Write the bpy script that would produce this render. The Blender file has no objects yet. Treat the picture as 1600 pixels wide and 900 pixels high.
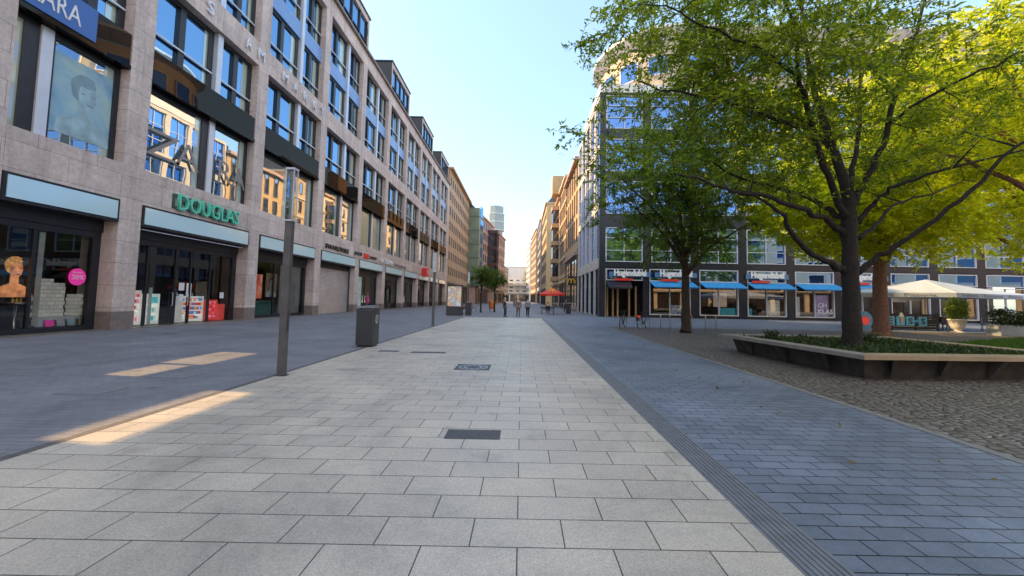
import bpy, bmesh, math, random
import numpy as np
from mathutils import Vector, Matrix
random.seed(7); rng = np.random.default_rng(11)
S = bpy.context.scene; COL = S.collection
R = math.radians

# ------------------------------------------------------------------ camera
TH = math.atan(.06); RHO = .0183; c, s = math.cos(TH), math.sin(TH)
cam = bpy.data.cameras.new('camera'); co = bpy.data.objects.new('camera', cam); COL.objects.link(co)
rt = Vector((1, 0, 0)); up = Vector((0, -s, c)); fw = Vector((0, c, s))
r2 = rt*math.cos(RHO) + up*math.sin(RHO); u2 = -rt*math.sin(RHO) + up*math.cos(RHO)
m = Matrix.Identity(4)
for i in range(3): m[i][0] = r2[i]; m[i][1] = u2[i]; m[i][2] = -fw[i]
m[0][3], m[1][3], m[2][3] = 0, 0, 1.6
co.matrix_world = m
cam.sensor_width = 36; cam.lens = 13.5; cam.shift_x = -15.66/1600; cam.shift_y = -18/1600
cam.clip_start = .05; cam.clip_end = 3000
S.camera = co

# ------------------------------------------------------------------ light
SUN = Vector((-.95, .15, .655)).normalized()
el = math.asin(SUN.z); az = math.atan2(SUN.x, SUN.y)
w = bpy.data.worlds.new('World'); S.world = w; w.use_nodes = True
nt = w.node_tree; bg = nt.nodes['Background']
sky = nt.nodes.new('ShaderNodeTexSky'); sky.sky_type = 'NISHITA'; sky.sun_disc = False
sky.sun_elevation = el; sky.sun_rotation = az
sky.air_density = 1.2; sky.dust_density = .9; sky.ozone_density = 1.6
hz_ = nt.nodes.new('ShaderNodeMix'); hz_.data_type = 'RGBA'; hz_.inputs[0].default_value = .42   # summer haze over the clear sky model
hz_.inputs[7].default_value = (1.15, 1.72, 2.1, 1)
nt.links.new(sky.outputs[0], hz_.inputs[6]); 
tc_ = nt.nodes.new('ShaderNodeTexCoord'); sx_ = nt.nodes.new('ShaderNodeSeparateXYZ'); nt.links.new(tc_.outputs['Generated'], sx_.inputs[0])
mr_ = nt.nodes.new('ShaderNodeMapRange'); mr_.inputs[1].default_value = .45; mr_.inputs[2].default_value = -.35; mr_.inputs[3].default_value = 0.; mr_.inputs[4].default_value = .85   # added brightness in the unseen sky behind the camera, lifts the fill light
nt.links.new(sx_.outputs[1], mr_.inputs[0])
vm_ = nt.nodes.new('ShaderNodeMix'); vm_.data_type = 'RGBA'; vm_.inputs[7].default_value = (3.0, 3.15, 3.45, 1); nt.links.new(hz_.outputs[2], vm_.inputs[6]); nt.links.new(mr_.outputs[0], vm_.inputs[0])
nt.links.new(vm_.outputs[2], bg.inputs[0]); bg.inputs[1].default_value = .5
sl = bpy.data.lights.new('sun', 'SUN'); sl.energy = 8.6; sl.angle = R(.5); sl.color = (1, .64, .28)
so = bpy.data.objects.new('sun', sl); COL.objects.link(so)
so.rotation_euler = SUN.to_track_quat('Z', 'Y').to_euler()
S.view_settings.view_transform = 'Standard'; S.view_settings.look = 'None'; S.view_settings.exposure = 0
S.render.engine = 'CYCLES'
S.cycles.max_bounces = 8; S.cycles.transparent_max_bounces = 12; S.cycles.diffuse_bounces = 4

# ------------------------------------------------------------------ materials
def newmat(name):
    mt = bpy.data.materials.new(name); mt.use_nodes = True
    return mt, mt.node_tree, mt.node_tree.nodes['Principled BSDF']
def N(t, typ, **kw):
    n = t.nodes.new(typ)
    for k, v in kw.items():
        if k in n.inputs: n.inputs[k].default_value = v
        else: setattr(n, k, v)
    return n
def pos(t): return t.nodes.new('ShaderNodeNewGeometry').outputs['Position']
def ramp(t, fac, stops):
    r = t.nodes.new('ShaderNodeValToRGB'); e = r.color_ramp.elements
    while len(e) < len(stops): e.new(.5)
    for i, (p, cc) in enumerate(stops): e[i].position = p; e[i].color = (*cc, 1)
    t.links.new(fac, r.inputs[0]); return r.outputs[0]
def sc(cc, k): return tuple(min(1, x*k) for x in cc)
def M(name, col, rough=.6, var=.12, scale=2., bump=0., metal=0., fine=40.):
    mt, t, b = newmat(name)
    n1 = N(t, 'ShaderNodeTexNoise', Scale=scale, Detail=6.); t.links.new(pos(t), n1.inputs['Vector'])
    cc = ramp(t, n1.outputs[0], [(.3, sc(col, 1-var)), (.7, sc(col, 1+var))])
    t.links.new(cc, b.inputs['Base Color'])
    b.inputs['Roughness'].default_value = rough; b.inputs['Metallic'].default_value = metal
    if bump:
        n2 = N(t, 'ShaderNodeTexNoise', Scale=fine, Detail=3.); t.links.new(pos(t), n2.inputs['Vector'])
        bp = N(t, 'ShaderNodeBump', Strength=bump, Distance=.05 if 'bark' in name else .01); t.links.new(n2.outputs[0], bp.inputs['Height'])
        t.links.new(bp.outputs[0], b.inputs['Normal'])
    return mt
def swz(t, a, b_, k=(1, 1)):
    """vector (pos.a*k0, pos.b*k1, 0)"""
    sp = t.nodes.new('ShaderNodeSeparateXYZ'); t.links.new(pos(t), sp.inputs[0])
    cb = t.nodes.new('ShaderNodeCombineXYZ')
    t.links.new(sp.outputs[a], cb.inputs[0]); t.links.new(sp.outputs[b_], cb.inputs[1]); return cb.outputs[0]
def pavers(name, c1, c2, mortar, bw, bh, ms, axes=(0, 1), rough=.6, offset=.5, grain=.15, gs=60., bump=.5, blotch=.12, bias=0., spec=.4, stain=None):
    mt, t, b = newmat(name)
    v = swz(t, *axes)
    br = N(t, 'ShaderNodeTexBrick', Scale=1.); br.offset = offset; br.squash = 1
    br.inputs['Color1'].default_value = (*c1, 1); br.inputs['Color2'].default_value = (*c2, 1); br.inputs['Mortar'].default_value = (*mortar, 1)
    br.inputs['Brick Width'].default_value = bw; br.inputs['Row Height'].default_value = bh
    br.inputs['Mortar Size'].default_value = ms; br.inputs['Mortar Smooth'].default_value = .15; br.inputs['Bias'].default_value = bias
    t.links.new(v, br.inputs['Vector'])
    n1 = N(t, 'ShaderNodeTexNoise', Scale=.55, Detail=7., Roughness=.65); t.links.new(pos(t), n1.inputs['Vector'])
    n2 = N(t, 'ShaderNodeTexNoise', Scale=gs, Detail=4., Roughness=.7); t.links.new(pos(t), n2.inputs['Vector'])
    r1 = ramp(t, n1.outputs[0], [(.3, (1-blotch,)*3), (.7, (1+blotch*.5,)*3)])
    r2_ = ramp(t, n2.outputs[0], [(.36, (1-grain,)*3), (.62, (1,)*3)])
    m1 = N(t, 'ShaderNodeMix', data_type='RGBA', blend_type='MULTIPLY'); m1.inputs[0].default_value = 1
    t.links.new(br.outputs[0], m1.inputs[6]); t.links.new(r1, m1.inputs[7])
    m2 = N(t, 'ShaderNodeMix', data_type='RGBA', blend_type='MULTIPLY'); m2.inputs[0].default_value = 1
    t.links.new(m1.outputs[2], m2.inputs[6]); t.links.new(r2_, m2.inputs[7])
    out = m2.outputs[2]
    if stain:
        n3 = N(t, 'ShaderNodeTexNoise', Scale=1.7, Detail=3.); t.links.new(pos(t), n3.inputs['Vector'])
        r3 = ramp(t, n3.outputs[0], [(.60, (1, 1, 1)), (.72, stain)])
        m3 = N(t, 'ShaderNodeMix', data_type='RGBA', blend_type='MULTIPLY'); m3.inputs[0].default_value = 1
        t.links.new(out, m3.inputs[6]); t.links.new(r3, m3.inputs[7]); out = m3.outputs[2]
        vo = N(t, 'ShaderNodeTexVoronoi', Scale=1.3); t.links.new(pos(t), vo.inputs['Vector'])
        r4 = ramp(t, vo.outputs[0], [(.018, (.55, .55, .55)), (.03, (1, 1, 1))])
        m4 = N(t, 'ShaderNodeMix', data_type='RGBA', blend_type='MULTIPLY'); m4.inputs[0].default_value = 1
        t.links.new(out, m4.inputs[6]); t.links.new(r4, m4.inputs[7]); out = m4.outputs[2]
    if stain:
        n5 = N(t, 'ShaderNodeTexNoise', Scale=.35, Detail=9., Roughness=.75, Distortion=.8); t.links.new(pos(t), n5.inputs['Vector'])
        r5 = ramp(t, n5.outputs[0], [(.38, (.80, .80, .81)), (.5, (1, 1, 1)), (.62, (1.08, 1.06, 1.03))])
        m5 = N(t, 'ShaderNodeMix', data_type='RGBA', blend_type='MULTIPLY'); m5.inputs[0].default_value = 1
        t.links.new(out, m5.inputs[6]); t.links.new(r5, m5.inputs[7]); out = m5.outputs[2]
        vo2 = N(t, 'ShaderNodeTexVoronoi', Scale=4.2); t.links.new(pos(t), vo2.inputs['Vector'])
        r6 = ramp(t, vo2.outputs[0], [(.035, (.72, .72, .72)), (.055, (1, 1, 1))])
        m6 = N(t, 'ShaderNodeMix', data_type='RGBA', blend_type='MULTIPLY'); m6.inputs[0].default_value = .8
        t.links.new(out, m6.inputs[6]); t.links.new(r6, m6.inputs[7]); out = m6.outputs[2]
    t.links.new(out, b.inputs['Base Color'])
    rr_ = ramp(t, n1.outputs[0], [(.3, (rough-.12,)*3), (.7, (rough+.12,)*3)]); t.links.new(rr_, b.inputs['Roughness'])
    b.inputs['Specular IOR Level'].default_value = spec
    bp = N(t, 'ShaderNodeBump', Strength=bump, Distance=.006, invert=True); t.links.new(br.outputs[1], bp.inputs['Height'])
    bp2 = N(t, 'ShaderNodeBump', Strength=.25, Distance=.003); t.links.new(n2.outputs[0], bp2.inputs['Height'])
    t.links.new(bp.outputs[0], bp2.inputs['Normal']); t.links.new(bp2.outputs[0], b.inputs['Normal'])
    return mt
def reflective(name, base, tint=(.8, .9, 1), fac=.55, rough=.01, warp=.0):
    mt, t, b = newmat(name); t.nodes.remove(b)
    d = N(t, 'ShaderNodeBsdfDiffuse'); d.inputs[0].default_value = (*base, 1)
    g = N(t, 'ShaderNodeBsdfGlossy', Roughness=rough); g.inputs[0].default_value = (*tint, 1)
    if warp:
        n1 = N(t, 'ShaderNodeTexNoise', Scale=.7, Detail=1.); t.links.new(pos(t), n1.inputs['Vector'])
        bp = N(t, 'ShaderNodeBump', Strength=warp, Distance=.05); t.links.new(n1.outputs[0], bp.inputs['Height']); t.links.new(bp.outputs[0], g.inputs['Normal'])
    lw = N(t, 'ShaderNodeLayerWeight', Blend=.35)
    ma = N(t, 'ShaderNodeMath', operation='MULTIPLY_ADD'); ma.inputs[1].default_value = 1-fac; ma.inputs[2].default_value = fac
    t.links.new(lw.outputs[0], ma.inputs[0])
    mx = N(t, 'ShaderNodeMixShader'); t.links.new(ma.outputs[0], mx.inputs[0]); t.links.new(d.outputs[0], mx.inputs[1]); t.links.new(g.outputs[0], mx.inputs[2])
    t.links.new(mx.outputs[0], t.nodes['Material Output'].inputs[0]); return mt
def clearglass(name, fac=.22, tint=(.9, .95, 1)):
    mt, t, b = newmat(name); t.nodes.remove(b)
    d = N(t, 'ShaderNodeBsdfTransparent'); d.inputs[0].default_value = (.85, .9, .88, 1)
    g = N(t, 'ShaderNodeBsdfGlossy', Roughness=.015); g.inputs[0].default_value = (*tint, 1)
    lw = N(t, 'ShaderNodeLayerWeight', Blend=.3)
    ma = N(t, 'ShaderNodeMath', operation='MULTIPLY_ADD'); ma.inputs[1].default_value = 1-fac; ma.inputs[2].default_value = fac
    t.links.new(lw.outputs[0], ma.inputs[0])
    mx = N(t, 'ShaderNodeMixShader'); t.links.new(ma.outputs[0], mx.inputs[0]); t.links.new(d.outputs[0], mx.inputs[1]); t.links.new(g.outputs[0], mx.inputs[2])
    t.links.new(mx.outputs[0], t.nodes['Material Output'].inputs[0]); return mt
def leafmat(name, c1, c2, tr1, tr2, mixf=.45):
    mt, t, b = newmat(name); t.nodes.remove(b)
    g = t.nodes.new('ShaderNodeNewGeometry')
    a = ramp(t, g.outputs['Random Per Island'], [(0, c1), (1, c2)]); a2 = ramp(t, g.outputs['Random Per Island'], [(0, tr1), (1, tr2)])
    d = N(t, 'ShaderNodeBsdfPrincipled', Roughness=.45); d.inputs['Specular IOR Level'].default_value = .35; t.links.new(a, d.inputs[0])
    tr = N(t, 'ShaderNodeBsdfTranslucent'); t.links.new(a2, tr.inputs[0])
    mx = N(t, 'ShaderNodeMixShader'); mx.inputs[0].default_value = mixf
    t.links.new(d.outputs[0], mx.inputs[1]); t.links.new(tr.outputs[0], mx.inputs[2]); t.links.new(mx.outputs[0], t.nodes['Material Output'].inputs[0]); return mt
def posterm(name, cols, scale=2., lit=.25):
    mt, t, b = newmat(name)
    n1 = N(t, 'ShaderNodeTexNoise', Scale=scale, Detail=2.5, Distortion=.6); t.links.new(pos(t), n1.inputs['Vector'])
    k = len(cols)
    cc = ramp(t, n1.outputs[0], [(.3+.4*i/(k-1), x) for i, x in enumerate(cols)])
    t.links.new(cc, b.inputs['Base Color']); t.links.new(cc, b.inputs['Emission Color']); b.inputs['Emission Strength'].default_value = lit; b.inputs['Roughness'].default_value = .35; return mt  # print also glows a little, added so it shows in dark windows

slab = pavers('pale_granite_slabs', (.62, .55, .465), (.53, .47, .40), (.08, .075, .07), .62, .322, .0048, grain=.36, gs=95, blotch=.18, rough=.5, stain=(.80, .79, .77))
darkpav = pavers('dark_pavers', (.225, .26, .325), (.18, .21, .265), (.02, .022, .03), .31, .16, .006, grain=.3, gs=110, rough=.5, blotch=.25, stain=(.82, .82, .82))
street = pavers('street_pavers', (.25, .25, .28), (.21, .21, .24), (.14, .14, .155), .22, .11, .006, grain=.3, gs=90, rough=.6, blotch=.28, stain=(.78, .78, .78))
plaza = pavers('plaza_pavers', (.22, .22, .24), (.19, .19, .21), (.1, .1, .11), .3, .2, .006, grain=.2, blotch=.15)
def stonewall(name, c1, c2, joint, bw=1.9, bh=.95, axes=(1, 2)):
    mt = pavers(name, c1, c2, joint, bw, bh, .009, axes=axes, grain=.22, gs=7., blotch=.2, rough=.55, bump=.25, spec=.3)
    t = mt.node_tree; b = t.nodes['Principled BSDF']; src = b.inputs['Base Color'].links[0].from_socket
    mp = N(t, 'ShaderNodeMapping'); mp.inputs['Scale'].default_value = (2.2, 2.2, .13); t.links.new(pos(t), mp.inputs[0])
    n6 = N(t, 'ShaderNodeTexNoise', Scale=1., Detail=6., Roughness=.7); t.links.new(mp.outputs[0], n6.inputs['Vector'])
    r6 = ramp(t, n6.outputs[0], [(.34, (.72, .71, .70)), (.52, (1, 1, 1))])
    mx = N(t, 'ShaderNodeMix', data_type='RGBA', blend_type='MULTIPLY'); mx.inputs[0].default_value = .85
    t.links.new(src, mx.inputs[6]); t.links.new(r6, mx.inputs[7])
    t.links.new(mx.outputs[2], b.inputs['Base Color']); return mt
trav = stonewall('travertine', (.76, .635, .585), (.62, .515, .475), (.30, .25, .23))
plin = M('dark_plinth_stone', (.20, .165, .15), .5, .2, 5, .2)
cob_mt, t, b = newmat('cobbles')
v1 = N(t, 'ShaderNodeMapping'); t.links.new(pos(t), v1.inputs[0]); v1.inputs['Scale'].default_value = (7.4, 9.8, 1); v1.inputs['Rotation'].default_value = (0, 0, .25)
nz = N(t, 'ShaderNodeTexNoise', Scale=.7, Detail=1.); t.links.new(pos(t), nz.inputs['Vector'])
ad = N(t, 'ShaderNodeVectorMath', operation='MULTIPLY_ADD'); ad.inputs[1].default_value = (3.2, 3.2, 0)
t.links.new(nz.outputs[1], ad.inputs[0]); t.links.new(v1.outputs[0], ad.inputs[2])
ve = N(t, 'ShaderNodeTexVoronoi', feature='DISTANCE_TO_EDGE', Randomness=.55, Scale=1.); t.links.new(ad.outputs[0], ve.inputs['Vector'])
vc = N(t, 'ShaderNodeTexVoronoi', Randomness=.55, Scale=1.); t.links.new(ad.outputs[0], vc.inputs['Vector'])
cc = ramp(t, vc.outputs['Color'], [(0, (.125, .105, .085)), (1, (.215, .185, .155))])
jj = ramp(t, ve.outputs[0], [(.02, (.30, .26, .22)), (.14, (1, 1, 1))])
mm = N(t, 'ShaderNodeMix', data_type='RGBA', blend_type='MULTIPLY'); mm.inputs[0].default_value = 1
t.links.new(cc, mm.inputs[6]); t.links.new(jj, mm.inputs[7]); t.links.new(mm.outputs[2], b.inputs['Base Color'])
hh = ramp(t, ve.outputs[0], [(0, (0,)*3), (.28, (1,)*3)])
bp = N(t, 'ShaderNodeBump', Strength=1., Distance=.035); t.links.new(hh, bp.inputs['Height']); t.links.new(bp.outputs[0], b.inputs['Normal'])
b.inputs['Roughness'].default_value = .55
cobble = cob_mt
tact = M('tactile_ribs', (.165, .17, .185), .5, .15, 8, .3)
black = M('black_metal', (.018, .02, .026), .35, .2, 3)
charcoal = M('charcoal_metal', (.05, .052, .058), .42, .2, 2.5, .1)
navy = M('navy_cladding', (.012, .017, .032), .3, .25, .5)
bluesp = M('blue_spandrel', (.19, .34, .66), .3, .08)
silver = M('silver_metal', (.62, .66, .74), .3, .05, 2, 0, .2)
white = M('white_paint', (.72, .72, .72), .5, .06)
whiteframe = M('white_window_frame', (.62, .62, .66), .4, .05)
glassL = reflective('office_glass', (.01, .03, .05), (.36, .62, .95), .55, .006, .05)
glassZ = reflective('display_glass', (.06, .12, .13), (.95, 1, 1), .55, .006, .06)
glassB = reflective('mirror_glass_blue', (.01, .03, .08), (.20, .40, .85), .6, .01, .05)
canopyg = reflective('black_glass', (.008, .008, .01), (.22, .185, .15), .12, .02, 0)
fascg = reflective('pale_fascia_glass', (.62, .88, .95), (.95, 1, 1), .25, .12)
shopg = clearglass('shop_glass', .07, (.8, .8, .8))
hugg = clearglass('bookshop_glass', .22, (.85, .8, .75))
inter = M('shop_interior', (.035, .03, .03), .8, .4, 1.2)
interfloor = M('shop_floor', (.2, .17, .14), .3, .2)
green = M('mint_letter', (.12, .62, .45), .4, .05)
pink = M('pink_paint', (.75, .04, .33), .4, .05)
red = M('red_fabric', (.75, .035, .02), .6, .1)
yellow = M('yellow_paint', (.85, .5, .02), .5, .05)
bluefab = M('blue_awning', (.03, .28, .62), .6, .12, 3)
canvas = M('white_canvas', (.46, .55, .72), .7, .08, 1.5)
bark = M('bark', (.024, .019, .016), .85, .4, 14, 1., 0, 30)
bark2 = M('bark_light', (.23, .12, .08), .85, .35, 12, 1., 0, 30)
bark3 = M('bark_shaded', (.055, .04, .03), .85, .4, 12, 1., 0, 30)  # shaded bark copy, the shade is put into its colour
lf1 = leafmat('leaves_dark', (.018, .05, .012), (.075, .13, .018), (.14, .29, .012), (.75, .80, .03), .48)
lf2 = leafmat('leaves_sunlit', (.22, .28, .012), (.44, .44, .02), (.75, .88, .02), (1, 1, .05), .62)  # sunlit leaf copy, the sunlight is put into its bright yellow colours
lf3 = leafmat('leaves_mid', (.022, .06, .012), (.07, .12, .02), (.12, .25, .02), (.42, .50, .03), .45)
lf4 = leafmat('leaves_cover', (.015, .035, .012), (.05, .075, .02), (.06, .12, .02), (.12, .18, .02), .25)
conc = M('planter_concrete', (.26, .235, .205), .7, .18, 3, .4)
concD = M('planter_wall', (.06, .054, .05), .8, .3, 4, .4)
soil = M('soil', (.03, .024, .018), .9, .3, 6, .5)

# ------------------------------------------------------------------ helpers
class MB:
    def __init__(s): s.v = []; s.f = []; s.mi = []; s.m = 0
    def face(s, idx): s.f.append(idx); s.mi.append(s.m)
    def poly(s, pts):
        n = len(s.v); s.v += [tuple(p) for p in pts]; s.face(list(range(n, n+len(pts))))
    def hexa(s, p):   # 8 points: bottom 4, top 4
        n = len(s.v); s.v += [tuple(q) for q in p]
        for q in ((3, 2, 1, 0), (4, 5, 6, 7), (0, 1, 5, 4), (1, 2, 6, 5), (2, 3, 7, 6), (3, 0, 4, 7)): s.face([n+i for i in q])
    def box(s, x0, x1, y0, y1, z0, z1):
        s.hexa([(x0, y0, z0), (x1, y0, z0), (x1, y1, z0), (x0, y1, z0), (x0, y0, z1), (x1, y0, z1), (x1, y1, z1), (x0, y1, z1)])
    def lbox(s, F, a0, a1, t0, t1, z0, z1):
        P = F.pt
        s.hexa([P(a0, t0, z0), P(a1, t0, z0), P(a1, t1, z0), P(a0, t1, z0), P(a0, t0, z1), P(a1, t0, z1), P(a1, t1, z1), P(a0, t1, z1)])
    def prism(s, pts, z0, z1):
        n = len(pts); k = len(s.v)
        s.v += [(x, y, z0) for x, y in pts] + [(x, y, z1) for x, y in pts]
        s.face([k+i for i in range(n)][::-1]); s.face([k+n+i for i in range(n)])
        for i in range(n): j = (i+1) % n; s.face([k+i, k+j, k+n+j, k+n+i])
    def tube(s, pts, rad, n=8, cap=True):
        pts = [Vector(p) for p in pts]
        if not hasattr(rad, '__len__'): rad = [rad]*len(pts)
        k = len(s.v); pr = None
        for i, p in enumerate(pts):
            d = (pts[min(i+1, len(pts)-1)]-pts[max(i-1, 0)])
            d = d.normalized() if d.length > 1e-9 else Vector((0, 0, 1))
            if pr is None: a = d.cross(Vector((0, 0, 1)) if abs(d.z) < .9 else Vector((1, 0, 0))).normalized()
            else: a = (pr-d*pr.dot(d)); a = a.normalized() if a.length > 1e-6 else d.orthogonal().normalized()
            pr = a; b_ = d.cross(a)
            for j in range(n):
                q = 2*math.pi*j/n; s.v.append(tuple(p+(a*math.cos(q)+b_*math.sin(q))*rad[i]))
        for i in range(len(pts)-1):
            for j in range(n):
                a0 = k+i*n+j; a1 = k+i*n+(j+1) % n; s.face([a0, a1, a1+n, a0+n])
        if cap: s.face([k+j for j in range(n)][::-1]); s.face([k+(len(pts)-1)*n+j for j in range(n)])
    def lathe(s, prof, cx=0, cy=0, n=16):   # prof: (r, z)
        s.tube([(cx, cy, z) for r, z in prof], [max(r, .001) for r, z in prof], n)
    def build(s, name, mats, parent=None, smooth=False, loc=None):
        me = bpy.data.meshes.new(name)
        v = s.v
        if loc is not None: v = [(a-loc[0], b_-loc[1], c_-loc[2]) for a, b_, c_ in v]
        me.from_pydata(v, [], s.f)
        if not isinstance(mats, (list, tuple)): mats = [mats]
        for q in mats: me.materials.append(q)
        me.polygons.foreach_set('material_index', s.mi)
        if smooth: me.polygons.foreach_set('use_smooth', [True]*len(s.f))
        me.update()
        o = bpy.data.objects.new(name, me); COL.objects.link(o)
        if loc is not None: o.location = loc
        if parent:
            o.parent = parent
            if loc is None: o.matrix_parent_inverse = Matrix.Translation(-Vector(parent.location))@Matrix.Identity(4) if parent.rotation_euler.z == 0 else parent_inv(parent)
        return o
def parent_inv(p):
    return (Matrix.Translation(p.location)@p.rotation_euler.to_matrix().to_4x4()).inverted()
class Fr:
    """local frame of a facade: a along, t outward, z up"""
    def __init__(s, ox, oy, dx, dy, flip=1):
        l = math.hypot(dx, dy); s.o = (ox, oy); s.d = (dx/l, dy/l); s.n = (flip*dy/l, -flip*dx/l)
    def pt(s, a, t, z): return (s.o[0]+s.d[0]*a+s.n[0]*t, s.o[1]+s.d[1]*a+s.n[1]*t, z)
def tag(o, label=None, cat=None, group=None, kind=None):
    if label: o['label'] = label
    if cat: o['category'] = cat
    if group: o['group'] = group
    if kind: o['kind'] = kind
    return o
def empty(name, loc, label, cat, group=None, rz=0):
    o = bpy.data.objects.new(name, None); COL.objects.link(o); o.location = loc; o.rotation_euler = (0, 0, rz); o.empty_display_size = .3
    return tag(o, label, cat, group)
def copy_tree(o, parent=None):
    c2 = o.copy(); COL.objects.link(c2); c2.parent = parent
    for ch in [x for x in COL.objects if x.parent == o]: copy_tree(ch, c2)
    return c2
def struct(o): o['kind'] = 'structure'; return o
def textobj(name, body, p0, right, upv, width, height, mt, parent=None, extr=.02, off=.012, shear=0):
    """mesh lettering fitted to a width x height rectangle, lower left corner p0"""
    cu = bpy.data.curves.new(name, 'FONT'); cu.body = body; cu.extrude = .02; cu.offset = off; cu.resolution_u = 2; cu.shear = shear
    tmp = bpy.data.objects.new('tmp', cu); COL.objects.link(tmp)
    dg = bpy.context.evaluated_depsgraph_get(); dg.update()
    me = bpy.data.meshes.new_from_object(tmp.evaluated_get(dg)); bpy.data.objects.remove(tmp); bpy.data.curves.remove(cu)
    xs = [v.co.x for v in me.vertices]; ys = [v.co.y for v in me.vertices]
    x0, x1, y0, y1 = min(xs), max(xs), min(ys), max(ys)
    r_ = Vector(right).normalized(); u_ = Vector(upv).normalized(); n_ = r_.cross(u_)
    for v in me.vertices:
        q = Vector(p0)+r_*((v.co.x-x0)/(x1-x0)*width)+u_*((v.co.y-y0)/(y1-y0)*height)+n_*(v.co.z/.02*extr)
        v.co = q
    me.materials.clear(); me.materials.append(mt); me.name = name
    o = bpy.data.objects.new(name, me); COL.objects.link(o)
    if parent: o.parent = parent; o.matrix_parent_inverse = parent_inv(parent)
    return o

# ------------------------------------------------------------------ ground
def sheet(name, pts, z, mt):
    q = MB(); q.poly([(x, y, z) for x, y in pts]); return struct(q.build(name, mt))
sheet('street', [(-900, -300), (900, -300), (900, 1500), (-900, 1500)], 0, street)
sheet('pale_pavement', [(-4.83, -4), (1.7, -4), (1.7, 33.2), (-4.83, 33.2)], .004, slab)
sheet('dark_pavement', [(2.02, -4), (5.3, -4), (5.3, 24.2), (45, 24.2), (45, 39.35), (7.5, 39.35), (2.02, 39.35)], .004, darkpav)
sheet('cobblestones', [(5.3, -4), (45, -4), (45, 24.2), (5.3, 24.2)], .008, cobble)
q = MB(); q.poly([(1.7, -4, .004), (2.02, -4, .004), (2.02, 33.2, .004), (1.7, 33.2, .004)])
for i in range(7): x = 1.73+i*.042; q.box(x, x+.018, -4, 33, .004, .011)
struct(q.build('tactile_paving', tact))
q = MB(); q.box(-4.95, -4.83, -4, 33.2, -.02, .006)
struct(q.build('gutter_strip', M('gutter_stone', (.10, .09, .09), .7, .3, 12, .4)))
q = MB(); q.poly([(5.18, -4, .0095), (5.32, -4, .0095), (5.32, 24.2, .0095), (5.18, 24.2, .0095)])
struct(q.build('kerb_strip', M('edge_stone', (.19, .18, .17), .7, .25, 12, .4)))
# covers set in the paving
def cover(x0, x1, y0, y1, label, ring=False, dark=None):
    o = empty('manhole_cover' if ring else 'drain_cover', ((x0+x1)/2, (y0+y1)/2, 0), label, 'manhole cover')
    q = MB(); q.box(x0, x1, y0, y1, -.01, .0075)
    q.build('cover_plate', dark or coverm, o)
    if ring:
        q = MB(); cx, cy = (x0+x1)/2, (y0+y1)/2
        for r0, r1 in ((.30, .34), (.17, .21)):
            for k in range(32):
                a, b2 = 2*math.pi*k/32, 2*math.pi*(k+1)/32
                q.poly([(cx+r0*math.cos(a), cy+r0*math.sin(a), .0085), (cx+r1*math.cos(a), cy+r1*math.sin(a), .0085), (cx+r1*math.cos(b2), cy+r1*math.sin(b2), .0085), (cx+r0*math.cos(b2), cy+r0*math.sin(b2), .0085)])
        for k in range(12):
            a = 2*math.pi*k/12; q.poly([(cx+.22*math.cos(a-.07), cy+.22*math.sin(a-.07), .0085), (cx+.29*math.cos(a-.07), cy+.29*math.sin(a-.07), .0085), (cx+.29*math.cos(a+.07), cy+.29*math.sin(a+.07), .0085), (cx+.22*math.cos(a+.07), cy+.22*math.sin(a+.07), .0085)])
        q.build('raised_rings', M('worn_iron', (.30, .30, .32), .4, .2, 9, 0, .5), o)
coverm = M('cast_iron', (.07, .07, .078), .6, .3, 30, .8, 0, 120)
cover(-1.5, -.7, 8.7, 9.45, 'round cast iron cover in a square frame in the pale paving', True)
cover(-.86, -.22, 4.47, 4.78, 'dark grey slab shaped cover among the nearest pale slabs')
cover(-4.2, -3.6, 11.35, 11.62, 'small dark cover in the paving just right of the litter bin')
cover(-3.2, -2.2, 11.2, 11.5, 'long dark cover in the pale paving, right of the small one by the bin')
for i, (x, y, l) in enumerate([(-6.7, 7.6, 'dark patch cover in the grey street left of the near lamp post'), (-6.9, 6.3, 'worn dark cover in the grey street, second nearest'), (-7.6, 5.0, 'worn dark cover in the grey street nearest the camera')]):
    cover(x-.35, x+.35, y-.25, y+.25, l, dark=M('worn_cover', (.17, .17, .185), .6, .3, 20, .6))

# ------------------------------------------------------------------ left stone building
XF = -17.2; P = 7.75; E0 = 17.13; PW = .95; YS = 12.45; YE = 88.
LB = empty('stone_office_building', (XF, E0, 0), 'long pinkish stone building with shops and blue spandrels filling the left side', 'building')
ends = [E0+P*n for n in range(0, 10)]
q = MB()
for e in ends: q.box(XF-.85, XF, e-PW, e, .78, 26.42)
q.box(XF-.85, XF, ends[-1], YE, .78, 26.42)
q.box(XF-.86, XF+.003, YS, YE, 5.56, 7.12)
q.box(XF-.86, XF+.003, YS, YE, 16.36, 17.86)
q.box(XF-.86, XF+.003, YS, YE, 26.42, 27.85)
q.build('stone_facade', trav, LB)
for e in ends: q = MB(); q.box(XF-.84, XF+.006, e-PW-.004, e+.004, 0, .78); q.build('plinth', plin, LB)
q = MB(); q.box(XF-.9, XF+.28, YS, YE+.1, 27.85, 28.1); q.build('cornice', plin, LB)
ang = (-.9, .436)
def cut(x): return 12.45+(XF-x)*.15/.95  # unseen end wall slanted along the sun to clear the added openings
q = MB()
q.prism([(XF-.95, cut(XF-.95)), (XF-.95, YE), (-33, YE), (-33, cut(-33))], 5.5, 27.9)
q.prism([(XF-4.5, cut(XF-4.5)), (XF-4.5, YE), (-33, YE), (-33, cut(-33))], 0, 5.5)
q.build('building_core', black, LB)
q = MB(); q.box(XF-4.45, XF-.05, YS, YE, -.02, .03); q.build('shop_floor', interfloor, LB)
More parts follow.
